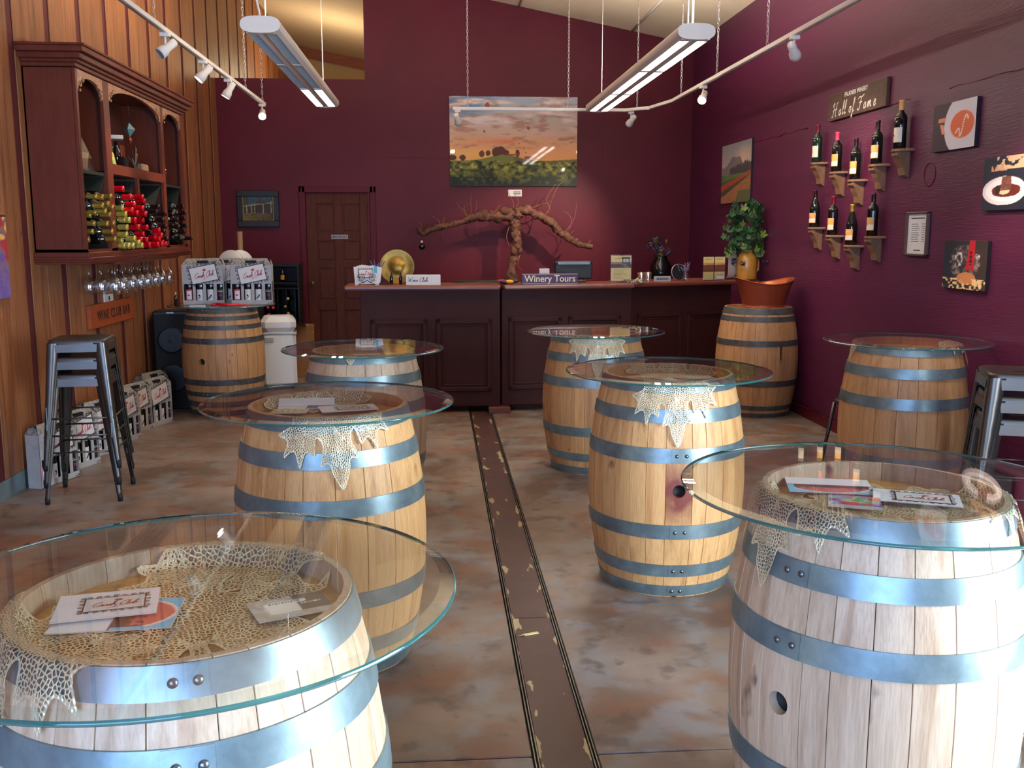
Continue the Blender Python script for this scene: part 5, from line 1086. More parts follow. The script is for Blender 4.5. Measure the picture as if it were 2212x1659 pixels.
def make_stool(label, loc, rz):
    t = thing('metal_stool', label, 'stool', loc, rz, 'stacked gunmetal bar stools'); a = .158; b = .212; zt = .755
    m = MB()
    def rr(h, z, r=.045): 
        out = []
        for cx, cy, a0 in ((h-r, h-r, 0), (-h+r, h-r, PI/2), (-h+r, -h+r, PI), (h-r, -h+r, PI*1.5)):
            for k in range(6): tt = a0+PI/2*k/5; out.append((cx+r*math.cos(tt), cy+r*math.sin(tt), z))
        return out
    R_ = [rr(.10, zt-.006, .03), rr(a-.012, zt-.001, .04), rr(a-.003, zt-.003), rr(a, zt-.011), rr(a+.002, zt-.03)]; n = 24; vs = sum(R_, []); fs = [(k*n+j, k*n+(j+1) % n, (k+1)*n+(j+1) % n, (k+1)*n+j) for k in range(4) for j in range(n)]
    hole = [(.028*math.cos(2*PI*j/n+PI/4)*1.3, .010*math.sin(2*PI*j/n+PI/4), zt-.007) for j in range(n)]; vs += hole; o = 5*n; fs += [(o+j, o+(j+1) % n, (j+1) % n, j) for j in range(n)]
    m.add(vs, fs, 0, True); m.build('seat', 'gun', t)
    # skirts
    for k in range(4):
        q = RZ(k*PI/2); MB().add([(-a*.72, -a-.0045, zt-.028), (a*.72, -a-.0045, zt-.028), (a*.70, -a-.0095, zt-.072), (-a*.70, -a-.0095, zt-.072), (-a*.72, -a-.001, zt-.028), (a*.72, -a-.001, zt-.028), (a*.70, -a-.006, zt-.072), (-a*.70, -a-.006, zt-.072)], [(0, 3, 2, 1), (4, 5, 6, 7), (3, 7, 6, 2), (0, 1, 5, 4)], T=q).build('skirt', 'gun', t)
    for sx in (1, -1):
        for sy in (1, -1):
            lg = leg_sheet(sx*(a+.003), sy*(a+.003), sx*b, sy*b, zt-.02, .068, .026).build('leg', 'gun', t)
            x_, y_ = sx*(b-.012), sy*(b-.012); MB().tube([(x_, y_, 0), (x_, y_, .03), (x_-sx*.002, y_-sy*.002, .05)], [.014, .015, .012], 12).build('foot_cap', 'rubber', lg)
            mid = (sx*(a+.006+.55*(b-a)), sy*(a+.006+.55*(b-a)))
            MB().box((mid[0]-sx*.018-.003, mid[1]+sy*.0015-.002, .20), (mid[0]-sx*.018+.003, mid[1]+sy*.0015+.002, .37), bev=.001).build('leg_rib', 'flashing', lg)
    h = .30; e = a+.003+(b-a)*(zt-h)/zt-.008
    for k in range(4): MB().tube([(-e, -e, h), (e, -e, h)], .0055, 8, T=RZ(k*PI/2)).build('foot_rail', 'gun', t)
    e2 = a-.01
    MB().add([(-e2, -e2-.012, zt-.045), (-e2, -e2+.012, zt-.045), (e2, e2+.012, zt-.045), (e2, e2-.012, zt-.045)], [(0, 1, 2, 3)]).add([(e2, -e2-.012, zt-.048), (e2, -e2+.012, zt-.048), (-e2, e2+.012, zt-.048), (-e2, e2-.012, zt-.048)], [(0, 1, 2, 3)]).tube([(-e2, -e2, zt-.05), (e2, e2, zt-.05)], .006, 6).tube([(e2, -e2, zt-.056), (-e2, e2, zt-.056)], .006, 6).build('cross_brace', 'gun', t)
    return t
s0 = make_stool('bottom stool of the three stacked by the left wall', (-2.096, 5.895, 0), R(6.5))
dup(s0, (-2.096, 5.893, .1), R(6.5), 'middle stool of the three stacked by the left wall'); dup(s0, (-2.094, 5.895, .2), R(7.2), 'topmost stool of the three stacked by the left wall')
dup(s0, (2.62, 4.14, 0), R(-19), 'bottom stool of the stack at the right edge of the picture'); dup(s0, (2.62, 4.14, .1), R(-19), 'middle stool of the stack at the right edge'); dup(s0, (2.62, 4.14, .2), R(-20), 'topmost stool of the stack at the right edge')
cs = thing('bentwood_chair', 'dark metal chair with a looped back behind the right wall barrel', 'chair', (2.83, 6.15, 0), R(-160))
MB().tube(crom([(-.17, .16, .44), (-.19, .19, .66), (-.13, .22, .86), (0, .23, .93), (.13, .22, .86), (.19, .19, .66), (.17, .16, .44)], 5), .012, 8).tube(crom([(-.10, .18, .46), (-.12, .205, .68), (0, .22, .82), (.12, .205, .68), (.10, .18, .46)], 5), .009, 8).build('backrest', 'gun', cs)
MB().lathe([(.001, .44), (.19, .44), (.2, .455), (.19, .468), (.001, .468)], 28).build('seat', 'gun', cs)
for sx in (-1, 1):
    for sy in (-1, 1): MB().tube([(sx*.14, sy*.14, .44), (sx*.19, sy*.19, 0)], .012, 8).build('leg', 'gun', cs)

# ================================================================ GIFT BOXES
BW_, BD_, BH_ = .345, .098, .335
_gb = {}
def gift_meshes():
    w, d, h = BW_, BD_, BH_; m = MB(); t = .003
    m.box((0, 0, 0), (w, t, .04)).box((0, 0, .178), (w, t, h))
    for a, b in ((0, .012), (.086, .110), (.172, .197), (.260, .287), (.338, w)): m.box((a, 0, .04), (b, t, .178))
    m.box((0, d-t, 0), (w, d, h)).box((0, 0, 0), (t, d, h)).box((w-t, 0, 0), (w, d, h)).box((0, 0, 0), (w, d, t)); _gb['carton'] = m.me('carton', 'grey_card')
    g = MB(); z1 = .392; i = .038
    f = [(0, 0, h), (w, 0, h), (w-i, d/2-.006, z1), (i, d/2-.006, z1)]; b_ = [(0, d, h), (w, d, h), (w-i, d/2+.006, z1), (i, d/2+.006, z1)]
    hx0, hx1 = w/2-.045, w/2+.045; za, zb = h+.020, h+.036
    def pt(x, z): k = (z-h)/(z1-h); return (x, k*(d/2-.006), z)
    g.add([pt(0, h), pt(w, h), pt(w-i*.36, za), pt(i*.36, za), pt(hx0, za), pt(hx1, za), pt(hx1, zb), pt(hx0, zb), pt(i*.66, zb), pt(w-i*.66, zb), pt(w-i, z1), pt(i, z1)], [(0, 1, 2, 5, 4, 3), (3, 4, 7, 8), (5, 2, 9, 6), (8, 7, 6, 9, 10, 11)])
    g.add(b_, [(1, 0, 3, 2)]); g.add([f[3], f[2], b_[2], b_[3]], [(0, 1, 2, 3)])
    for x, s in ((0, 1), (w, -1)): g.add([(x, 0, h), (x, d, h), (x+s*.012, d*.75, h+.045), (x+s*.012, d*.25, h+.045)], [(0, 1, 2, 3)])
    # damask swags on the lid
    for k in range(6):
        x0 = .03+k*.05; 
        g.ribbon([(x0+.045*q/8, .008+.022*(1-(2*q/8-1)**2)) for q in range(9)], .002, 0, 1, TX(0, 0, h) @ RX(math.atan2(.057, d/2-.006)) @ TX(0, .0, .0006))
    _gb['lid'] = g.me('gable_lid', ['grey_dark', 'ink'])
    _gb['slot'] = MB().box((hx0, .012, h+.01), (hx1, .03, h+.04)).me('handle_slot', 'rubber')
    p = MB(); crush(p, .182, .262, .222, T=TX(0, -.0008, 0) @ RX(PI/2), tilt=.2)
    lips(p, w-.034, .012, .010, .0006, 1, TX(0, -.0006, 0) @ RX(PI/2)); p.add([(w-.024, .008, 0), (w-.004, .012, 0), (w-.010, .022, 0)], [(0, 1, 2)], 0, False, TX(0, -.001, 0) @ RX(PI/2))
    _gb['print'] = p.me('club_print', ['ink', 'red_ink', 'paper'])
    _gb['inside'] = MB().box((.004, d-.012, .004), (w-.004, d-.004, .32)).me('liner', 'grey_dark')
    for k, (gm, lm, am) in enumerate((('bottle', 'pink', 'paper'), ('bottle', 'paper', 'ink'), ('bottle', 'paper', 'ink'), ('bottle', 'label_dark', 'red_ink'))):
        b = MB(); b.lathe([(.0375*r_, z) for r_, z in ((.01, 0), (1, .0), (1, .185), (.75, .21), (.42, .24), (.4, .3))], 20)
        r = .0379
        b.lathe([(r, .03), (r, .125)], 12, 1, a0=-PI/2-.75, a1=-PI/2+.75)
        if k == 0: b.lathe([(r+.0003, .042), (r+.0003, .113)], 12, 2, a0=-PI/2-.5, a1=-PI/2+.62); 
        Tq = TX(0, -r-.0008, 0) @ RX(PI/2)
        if k == 0: lips(b, 0, .078, .013, 0, 3, Tq)
        if k == 1: b.lathe([(.0001, 0), (.007, 0)], 10, 2, T=TX(-.004, -r-.0008, .075) @ RX(PI/2)); b.ribbon([(-.008, .05), (.002, .062), (.0, .078)], .006, 0, 2, Tq)
        if k == 2: b.ribbon([(-.016, .048), (-.004, .060), (.010, .082)], .009, 0, 2, Tq); b.ribbon([(.010, .08), (.013, .05)], .003, 0, 2, Tq)
        if k == 3: b.sphere((0, 0, 0), .011, 12, 2, sc=(1, 1, .1), T=TX(0, -r-.0008, .078) @ RX(PI/2)); script(b, 'Crush', 0, .105, .016, .0018, .0004, 4, .2, Tq)
        _gb['b%d' % k] = b.me('boxed_bottle', [gm, lm, 'paper' if k == 0 else ('ink' if k < 3 else 'red_ink'), 'red_ink', 'paper'])
def gift(label, x, y, z, rz, group):
    if not _gb: gift_meshes()
    t = thing('wine_gift_box', label, 'gift box', (x, y, z), rz, group)
    for n in ('carton', 'lid', 'slot', 'print', 'inside'): put({'carton': 'carton', 'lid': 'gable_lid', 'slot': 'handle_slot', 'print': 'club_print', 'inside': 'liner'}[n], _gb[n], t)
    for k, bx in enumerate((.049, .141, .229, .312)): put('boxed_bottle', _gb['b%d' % k], t, (bx, .0445, .006))
    return t
# liner would hide the bottles: make it a back board only
GZ = .9525
gift('left one of the three wine gift boxes on the back left barrel', -2.146, 8.44, GZ, R(-1), 'Crush Club gift boxes on the back left barrel')
gift('half-hidden middle wine gift box on the back left barrel', -2.0, 8.56, GZ, R(0), 'Crush Club gift boxes on the back left barrel')
gift('right one of the three wine gift boxes on the back left barrel', -1.745, 8.44, GZ, R(1), 'Crush Club gift boxes on the back left barrel')
an = 71.
for k, (ex, ey) in enumerate(((-2.327, 6.35), (-2.323, 6.736), (-2.315, 7.13), (-2.285, 7.55), (-2.295, 7.90), (-2.215, 8.19), (-2.33, 8.53))):
    gift(['nearest wine gift box on the floor, pink label showing behind the stool legs', 'second wine gift box on the floor along the left wall, seen through the stools', 'third wine gift box from the near end on the floor by the left wall', 'fourth wine gift box on the floor, just right of the stools', 'fifth wine gift box on the floor, half behind the sixth', 'sixth wine gift box on the floor with its whole emblem showing', 'last wine gift box on the floor, tucked by the speaker'][k],
         ex-BW_*math.cos(R(an)), ey-BW_*math.sin(R(an)), 0, R(an), 'Crush Club gift boxes on the floor')
bottle('wine_bottle', 'small dark bottle with an orange top at the left edge of the gift-box barrel', (-2.17, 8.31, GZ), 'bottle', 'label_tan', None, 'bordeaux', .40)
tag(MB().box((-.065, -.01, 0), (.065, .01, .012), bev=.003).build('white_marker', 'white', None, (-1.98, 8.24, GZ), (0, 0, .04)), 'white marker lying in front of the left gift box', 'marker')
tag(MB().tube(crom([(-.12, 0, .012), (-.08, .01, .02), (0, -.005, .016), (.10, .0, .012), (.20, .01, .008)], 4), [.006]+[.012]*8+[.010]*4+[.006]*3+[.003], 8).build('red_pen', 'red_foil', None, (-1.75, 8.26, GZ), (0, 0, .05)), 'red feather-like pen lying before the gift boxes', 'pen')

# ================================================================ LEFT WALL CABINET
cx0, cx1, cy0, cy1, cz0, cz1 = LW, -2.235, 6.48, 9.06, 1.435, 2.60
cb_ = thing('wine_cabinet', 'cherry wood wall cabinet with three carved arches and wine racks below', 'cabinet', (0, 0, 0))
[MB().box((cx0, q, cz0), (cx1-.02, q+.025, cz1)).build('side_panel', 'cabinet', cb_) for q in (cy0, cy1-.025)]
MB().box((cx0, cy0, cz0), (cx0+.01, cy1, cz1)).box((cx0, cy0, cz1-.02), (cx1-.02, cy1, cz1)).box((cx0, cy0, cz0), (cx1-.02, cy1, cz0+.02)).build('back_panel', 'cabinet_in', cb_)
F0, F1 = cx1-.022, cx1
st = [(6.48, 6.515), (6.985, 7.105), (8.37, 8.45), (8.985, 9.06)]
m = MB()
for a, b in st: m.box((F0, a, cz0), (F1, b, cz1-.02))
m.box((F0, cy0, cz0), (F1, cy1, cz0+.02)).box((F0, 7.105, 1.965), (F1, 8.37, 2.035)).box((F0, 7.66, cz0), (F1, 7.70, 1.97)); m.build('face_frame', 'cabinet', cb_)
def arch(a, b, zs, zt):
    n = 20; m = MB(); vs = []
    for k in range(n+1):
        t = k/n; y = a+(b-a)*t; z = zs+(zt-zs)*math.sqrt(max(0, 1-(2*t-1)**2))**1.0; vs += [(F1, y, z), (F1, y, cz1-.02), (F0, y, z)]
    fs = [(3*k, 3*k+3, 3*k+4, 3*k+1) for k in range(n)]+[(3*k+2, 3*k+5, 3*k+3, 3*k) for k in range(n)]
    m.add(vs, fs)
    for s in (0, 1):      # carved curls in the spandrels
        yy = a+.045 if s == 0 else b-.045
        for r0, dy, dz in ((.024, 0, .05), (.016, .055*(1 if s == 0 else -1), .078), (.011, -.01*(1 if s == 0 else -1), .012)):
            if zs+dz+r0 > cz1-.03: dz = cz1-.035-r0-zs
            pts = [(F1+.003, yy+dy+r0*(1-q/16)*math.cos(q*.6), zs+dz+r0*(1-q/16)*math.sin(q*.6)) for q in range(13)]; m.tube(pts, .0042, 5)
    m.build('carved_arch', 'carved', cb_)
arch(6.515, 6.985, 2.44, 2.545); arch(7.105, 8.37, 2.45, 2.565); arch(8.45, 8.985, 2.45, 2.548)
m = MB()
for (dx, z0_, z1_) in ((.012, 2.585, 2.61), (.03, 2.61, 2.63), (.055, 2.63, 2.665), (.085, 2.665, 2.70), (.095, 2.70, 2.715)): m.box((cx0, cy0-dx, z0_), (cx1+dx, cy1+dx, z1_), bev=.004)
m.build('crown_moulding', 'cabinet', cb_)
m = MB()
for dx, z0_, z1_ in ((.02, 1.405, 1.437), (.028, 1.39, 1.405), (.02, 1.375, 1.39), (.012, 1.362, 1.375)): m.box((cx0, cy0-dx, z0_), (cx1+dx, cy1+dx, z1_), bev=.003)
m.build('base_moulding', 'cabinet', cb_)
for a, b, z in ((6.515, 6.985, 1.955), (7.105, 8.37, 1.97), (8.45, 8.985, 1.955)):
    MB().box((cx0+.01, a-.03, z-.012), (F0, b+.03, z+.01)).build('shelf', 'cabinet_dark', cb_)
for y in (6.99, 7.68, 8.40): MB().box((cx0+.01, y-.008, cz0+.02), (F0, y+.008, 1.96)).build('divider', 'cabinet_in', cb_)
[MB().box((cx0+.01, q, 1.98), (F0, q+.015, cz1-.02)).build('divider', 'cabinet', cb_) for q in (7.03, 8.41)]
for a, b in ((6.52, 6.98), (7.11, 7.655), (7.705, 8.365), (8.455, 8.98)):
    for s in (0, 1):
        y0_, y1_ = (a, b) if s else (b, a)
        o = MB().add([(cx0+.012, y0_, 1.458), (F0-.002, y0_, 1.458), (F0-.002, y1_, 1.94), (cx0+.012, y1_, 1.94), (cx0+.012, y0_+.006, 1.455), (F0-.002, y0_+.006, 1.455), (F0-.002, y1_+.006, 1.937), (cx0+.012, y1_+.006, 1.937)], [(0, 1, 2, 3), (7, 6, 5, 4), (1, 5, 6, 2), (0, 3, 7, 4)]); o.build('lattice_board', 'cabinet_dark', cb_)
m = MB(); [m.box((F1, 7.18+.062*k, 1.44), (F1+.012, 7.192+.062*k, 1.475), bev=.002) for k in range(7)]; [m.box((F1, 7.86+.062*k, 1.44), (F1+.012, 7.872+.062*k, 1.475), bev=.002) for k in range(5)]; m.build('peg_row', 'cabinet', cb_)
# bottles lying in the racks, necks out
BT = {'gold_foil': [(6.49, 1.79), (6.61, 1.79), (6.77, 1.8), (6.71, 1.75), (6.60, 1.735), (6.8, 1.73), (6.46, 1.69), (6.65, 1.7), (6.36, 1.67), (6.73, 1.68), (6.42, 1.62), (6.67, 1.62), (6.8, 1.625), (6.38, 1.57), (6.76, 1.57), (6.30, 1.52), (6.81, 1.52), (6.30, 1.73), (6.28, 1.62)],
      'gold_light': [(7.0, 1.73), (7.07, 1.69), (7.04, 1.65), (7.14, 1.65), (7.08, 1.6), (7.06, 1.55), (6.95, 1.51), (7.24, 1.52), (7.34, 1.49), (7.0, 1.455), (7.1, 1.455), (7.2, 1.455), (7.31, 1.455), (7.41, 1.455)],
      'red_foil': [(7.04, 1.86), (7.21, 1.81), (7.49, 1.82), (7.53, 1.79), (7.28, 1.76), (7.48, 1.74), (7.22, 1.72), (7.54, 1.7), (7.34, 1.7), (7.28, 1.65), (7.47, 1.65), (7.35, 1.6), (7.56, 1.6), (7.46, 1.55), (7.54, 1.505), (7.39, 1.51), (7.88, 1.58), (7.94, 1.54), (7.88, 1.51), (7.76, 1.525), (7.98, 1.485), (7.60, 1.455), (7.71, 1.455), (7.83, 1.455), (7.94, 1.455), (8.05, 1.455)],
      'dark_foil': [(7.9, 1.76), (7.83, 1.72), (8.08, 1.71), (8.01, 1.66), (8.08, 1.61), (7.69, 1.6), (8.02, 1.57), (7.66, 1.56), (8.10, 1.51), (8.66, 1.78), (8.72, 1.73), (8.30, 1.71), (8.68, 1.68), (8.45, 1.67), (8.30, 1.62), (8.48, 1.61), (8.73, 1.62), (8.67, 1.57), (8.9, 1.51), (8.27, 1.52)]}
ORD = ['first', 'second', 'third', 'fourth', 'fifth', 'sixth', 'seventh', 'eighth', 'ninth', 'tenth', 'eleventh', 'twelfth', 'thirteenth', 'fourteenth']
FM = {'gold_foil': 'dull gold', 'gold_light': 'bright gold', 'red_foil': 'red', 'dark_foil': 'dark'}
for fm, L_ in BT.items():
    gme = MB().lathe([(r, z) for r, z in BOTTLE()][:-1], 18).me('bottle_glass', 'bottle'); k_ = 1.28 if fm in ('red_foil', 'gold_light') else 1.05
    fme = MB().lathe([(.0160*k_, .232), (.0157*k_, .284), (.0168*k_, .286), (.0168*k_, .298), (.001, .299)], 18).me('capsule', fm)
    for y, z in L_:
        # the tip was read at x = -2.15; slide it back along the view ray so that the neck leaves the face
        lo, hi = [(6.56, 6.95), (7.15, 7.62), (7.75, 8.33), (8.50, 8.95)][0 if fm == 'gold_foil' else (1 if y < 7.61 else 2 if y < 8.20 else 3)]
        f = max(rnd.uniform(.99, 1.01), min(lo/y, 1.055)); tx = -2.15*f; yy, zz_ = max(lo, min(hi, y*f)), max(1.47, 1.57+(z-1.57)*f)
        row = 1+sum(1 for q in sorted(set(round(b_[1]/.045) for b_ in L_)) if q < round(z/.045)); colm = 1+sum(1 for b_ in L_ if round(b_[1]/.045) == round(z/.045) and b_[0] < y)
        t = thing('racked_wine_bottle', '%s capped racked bottle, %s from left in cabinet row %s up' % (FM[fm], ORD[colm-1], ORD[row-1]), 'wine bottle', (tx-.298, yy, zz_), 0, FM[fm]+' capped bottles in the cabinet racks', rot=(0, PI/2, 0)); put('bottle_glass', gme, t); put('capsule', fme, t)
# things on the cabinet's upper shelf
s_ = thing('gift_basket', 'brown basket wrapped in crinkled cellophane at the left of the upper shelf', 'gift basket', (-2.38, 6.80, 1.967))
MB().lathe([(.001, 0), (.07, 0), (.085, .12), (.08, .12), (.001, .02)], 20).build('basket', 'kraft', s_); MB().lathe([(.001, .001), (.12, .0), (.11, .08), (.05, .22), (.02, .26), (.05, .34), (.001, .30)], 14, smooth=False).build('cellophane', 'wrap', s_); MB().box((-.045, -.09, .17), (.045, 0, .30)).build('copper_pack', 'copper', s_)
for k in range(7): MB().tube([(0, -.04, .28), (.01*k-.03, -.06+.012*k, .42)], .005, 5).build('straw', 'corbel', s_)
s_ = thing('tall_clear_box', 'tall clear presentation box with white ends on the centre shelf', 'gift box', (-2.36, 7.60, 1.982), R(20)); MB().box((-.05, -.05, .02), (.05, .05, .27)).build('clear_walls', 'acrylic', s_); MB().box((-.055, -.055, 0), (.055, .055, .025), bev=.003).box((-.052, -.052, .262), (.052, .052, .29), bev=.003).build('white_end', 'white', s_); MB().lathe([(.001, .026), (.03, .026), (.03, .17), (.012, .21), (.012, .25), (.001, .25)], 16).build('boxed_glass', 'bottle', s_)
s_ = thing('yellow_bottle', 'slim tilted amber glass bottle on the centre shelf', 'bottle', (-2.32, 7.46, 1.982), 0, rot=(0, -.2, 0)); MB().lathe([(.001, 0), (.014, 0), (.014, .15), (.007, .17), (.007, .19), (.001, .19)], 14).build('amber_glass', 'orange_lab', s_)
s_ = thing('leafy_decoration', 'dark foliage and gold decoration at the left of the centre shelf', 'decoration', (-2.37, 7.27, 1.982)); r2 = random.Random(5)
MB().lathe([(.001, 0), (.05, 0), (.06, .09), (.05, .12), (.001, .1)], 16).build('pot', 'blackgloss', s_)
for k in range(34): a = r2.uniform(0, 6.3); o = put('leaf', lme[1 if k % 5 == 0 else 0], s_, (.05*math.cos(a), .09*math.sin(a), r2.uniform(.1, .30)), (r2.uniform(.4, 1.6), r2.uniform(-.5, .5), a)); o.scale = (.12,)*3
s_ = thing('green_leaf_bottle', 'small pale green leaf-shaped bottle on the centre shelf', 'bottle', (-2.28, 7.25, 1.982)); MB().sphere((0, 0, .06), .036, 14, sc=(.5, 1, 1.6)).build('bottle_body', 'leaf2', s_)
s_ = thing('statuette', 'small dark twig figure on the centre shelf', 'figure', (-2.32, 7.86, 1.982)); [MB().tube(crom([(0, 0, 0), (.01, .01, .07), (r2.uniform(-.04, .04), r2.uniform(-.05, .05), .12+.02*k)], 4), .006, 6).build('limb', 'corbel' if k % 2 else 'black', s_) for k in range(7)]; MB().lathe([(.001, 0), (.03, 0), (.025, .02), (.001, .02)], 14).build('foot', 'black', s_)
tag(MB().box((-.03, -.045, 0), (.03, .045, .09), bev=.004).build('orange_pack', 'copper', None, (-2.42, 7.86, 2.062+.07)), 'orange-brown box standing behind the twig figure', 'box')
tag(MB().box((-.05, -.06, 0), (.05, .06, .15), bev=.004).build('stand_block', 'black', None, (-2.42, 7.86, 1.982)), 'black block under the orange-brown box', 'block')
tag(MB().box((-.035, -.085, 0), (.035, .085, .115), bev=.008).build('stone_block', 'tube', None, (-2.33, 8.10, 1.982)), 'tan stone-like block at the right of the centre shelf', 'block')
s_ = thing('hanging_ornament', 'faceted blue-green ornament hanging in the centre arch', 'ornament', (-2.33, 7.85, 2.34)); MB().lathe([(.001, -.055), (.045, 0), (.001, .05)], 4, smooth=False).build('facet', mat('teal_glass', (96, 136, 140), .2), s_); MB().tube([(0, 0, .05), (0, 0, .24)], .0015, 4).build('cord', 'black', s_); MB().lathe([(.001, -.11), (.018, -.08), (.001, -.05)], 4, smooth=False).build('orange_drop', 'copper', s_)
s_ = thing('silver_globe', 'shiny silver globe on the right shelf of the cabinet', 'ornament', (-2.36, 8.66, 1.967)); MB().sphere((0, 0, .085), .085, 24).build('globe', 'mirror', s_)
s_ = thing('club_bottle', 'upright bottle with a pink oval label at the bottom of the left bay', 'wine bottle', (-2.29, 6.63, 1.456)); MB().lathe([(r*.62, z*.62) for r, z in BOTTLE()], 20).build('bottle_glass', 'bottle', s_); MB().sphere((.024, -.006, .07), .03, 14, sc=(.15, .55, 1)).build('pink_label', 'pink', s_)
s_ = thing('dark_decanter', 'round dark glossy bottle at the bottom of the right bay', 'bottle', (-2.31, 8.80, 1.456)); MB().lathe([(.001, 0), (.05, 0), (.085, .05), (.07, .11), (.02, .15), (.016, .2), (.001, .2)], 24).build('body', 'blackgloss', s_)
# stemware hung upside down
gp = [(a_*1.1, b_*1.25) for a_, b_ in [(.034, .0), (.035, -.002), (.004, -.008), (.0032, -.075), (.006, -.085), (.028, -.10), (.037, -.125), (.036, -.15), (.030, -.185), (.0288, -.185), (.0345, -.15), (.0355, -.125), (.027, -.102), (.004, -.088)]]
gme = MB().lathe(gp, 20).me('wine_glass', 'stem'); gk = 0
for x in (-2.46, -2.375, -2.29):
    for k in range(8):
        o = put('wine_glass', gme, None, (x, 7.16+.205*k+rnd.uniform(-.02, .02), 1.358)); tag(o, 'wine glass hanging under the cabinet in the %s row, %s from the near end' % ({-2.46: 'wall', -2.375: 'middle', -2.29: 'front'}[x], ORD[k]), 'wine glass', 'stemware hanging under the cabinet')
hr = thing('glass_rack', 'wooden slotted rails holding the hanging stemware under the cabinet', 'rack', (0, 0, 0))
for x in (-2.503, -2.418, -2.333, -2.248): MB().box((x-.008, 7.05, 1.342), (x+.008, 8.75, 1.362)).build('rail', 'cabinet', hr)

# ---------------------------------------------------------------- left wall signs, flag
def lw_thing(name, label, cat, y, z): return thing(name, label, cat, (LW, y, z), 0, None, rot=(0, 0, PI/2))    # local x -> +Y, local -y -> +X
s_ = lw_thing('wine_club_sign', 'orange wooden WINE CLUB BAR sign on the left wall', 'sign', 7.83, .945); MB().box((-.52, -.03, -.088), (.52, 0, .088), bev=.004).build('sign_board', 'sign_orange', s_)
t_ = text('carved_lettering', 'WINE CLUB BAR', .10, 'ink', s_, (.02, -.0308, -.004), (PI/2, 0, 0), .0006, bold=.001, spacing=1.15); t_.scale.x = .78/max(t_.dimensions.x, .01)
s_ = lw_thing('wall_notice', 'small white notice with a dark figure on the left wall', 'notice', 7.80, 1.066); MB().box((-.10, -.012, -.055), (.10, 0, .055), bev=.002).build('card', 'paper', s_); MB().sphere((0, -.013, -.008), .016, 10, sc=(1, .1, 1.2)).build('dark_figure', 'ink', s_); MB().box((-.06, -.0135, .025), (.06, -.0122, .035)).build('red_line', 'red_ink', s_)
def grapes(u, v):
    c = lerp((120, 90, 60), (104, 84, 150), 1-v); n = fbm(u*8, v*12); c = over(c, (n > .5)*1., (92, 74, 140)); c = over(c, ((n > .56) & (v > .55))*1., (200, 160, 70)); return over(c, ((n < .40) & (v > .45))*1., (150, 40, 50))
s_ = lw_thing('grape_banner', 'purple grape-patterned cloth banner at the left edge of the picture', 'banner', 5.72, 1.42); painting('cloth', .56, .47, 60, 60, grapes, 'canvas', s_, (0, -.035, 0), (PI/2, 0, 0)); MB().tube([(-.28, -.03, .24), (.28, -.03, .24)], .006, 8).build('hanging_rod', 'dark_wood', s_)

# ================================================================ BACK LEFT CORNER
sp = thing('floor_speaker', 'tall black loudspeaker standing by the left wall', 'speaker', (-2.36, 8.90, 0), R(6))
MB().box((-.15, -.14, 0), (.15, .14, .878), bev=.012).build('cabinet_body', 'black', sp); MB().box((-.135, -.145, .02), (.135, -.14, .85), bev=.002).build('grille', 'rubber', sp)
for z, r in ((.62, .11), (.28, .12)): MB().lathe([(r, 0), (r+.006, .006), (r-.006, .008), (.04, -.0), (.001, .004)], 32, T=TX(0, -.1455, z) @ RX(PI/2)).build('driver_ring', 'black', sp)
MB().box((-.03, -.147, .858), (.03, -.144, .866)).build('badge', 'chrome', sp)
ac = thing('portable_air_conditioner', 'white portable air conditioner behind the gift-box barrel', 'air conditioner', (-1.60, 9.95, 0), R(8))
m = MB(); m.box((-.17, -.17, .03), (.17, .17, .58), bev=.035).box((-.175, -.175, .575), (.175, .175, .73), bev=.05); m.build('body', 'white', ac); MB().box((-.12, -.12, .728), (.12, .10, .734), bev=.004).build('top_vent', 'paper', ac); MB().box((-.178, -.176, .555), (.178, .1, .575), bev=.004).build('dark_band', 'frosted', ac); MB().box((-.14, -.178, .48), (-.05, -.17, .53), bev=.003).build('control_recess', 'frosted', ac)
for sx in (-1, 1): MB().lathe([(.001, -.01), (.02, -.01), (.02, .01), (.001, .01)], 12, T=TX(sx*.12, -.12, .02) @ RY(PI/2)).build('caster', 'rubber', ac)
wrk = thing('wine_rack', 'black bottle rack in the back left corner with red and yellow capped bottles', 'wine rack', (-1.84, 11.62, 0))
m = MB(); m.box((-.26, -.22, 0), (-.24, .12, 1.20)).box((.24, -.22, 0), (.26, .12, 1.20)).box((-.24, .10, 0), (.24, .12, 1.20)); m.build('frame', 'black', wrk)
for z in (.04, .92, 1.18, .98, .52): MB().box((-.24, -.2, z-.008), (.24, .1, z+.008)).build('shelf', 'black', wrk)
for k in range(5): MB().box((-.20+.1*k, -.2, .52), (-.19+.1*k, .1, .92)).build('divider', 'black', wrk)
for i, (dx, dz, c) in enumerate([(-.11, .70, 'wine_red'), (-.05, .86, 'wine_red'), (-.14, .79, 'wine_red'), (-.05, .70, 'wine_red'), (-.21, .70, 'wine_red'), (-.10, .62, 'wine_red'), (-.23, .62, 'wine_red'), (-.07, .54, 'wine_red'), (.12, .80, 'gold_light'), (.09, .71, 'gold_light'), (.12, .63, 'gold_light'), (.10, .54, 'gold_light')]):
    t = thing('racked_wine_bottle', ('pink-red' if c == 'wine_red' else 'yellow')+' capped bottle end in the black corner rack, '+ORD[i if i < 8 else i-8]+' from the top', 'wine bottle', (-1.84+dx, 11.62+.085, dz), 0, 'bottles in the black corner rack, '+('red' if c == 'wine_red' else 'yellow'), rot=(PI/2, 0, 0))
    MB().lathe(BOTTLE(), 16).build('bottle_glass', 'bottle', t); MB().lathe([(.0165, .25), (.018, .298), (.001, .3)], 14).build('capsule', 'pink' if c == 'wine_red' else c, t)
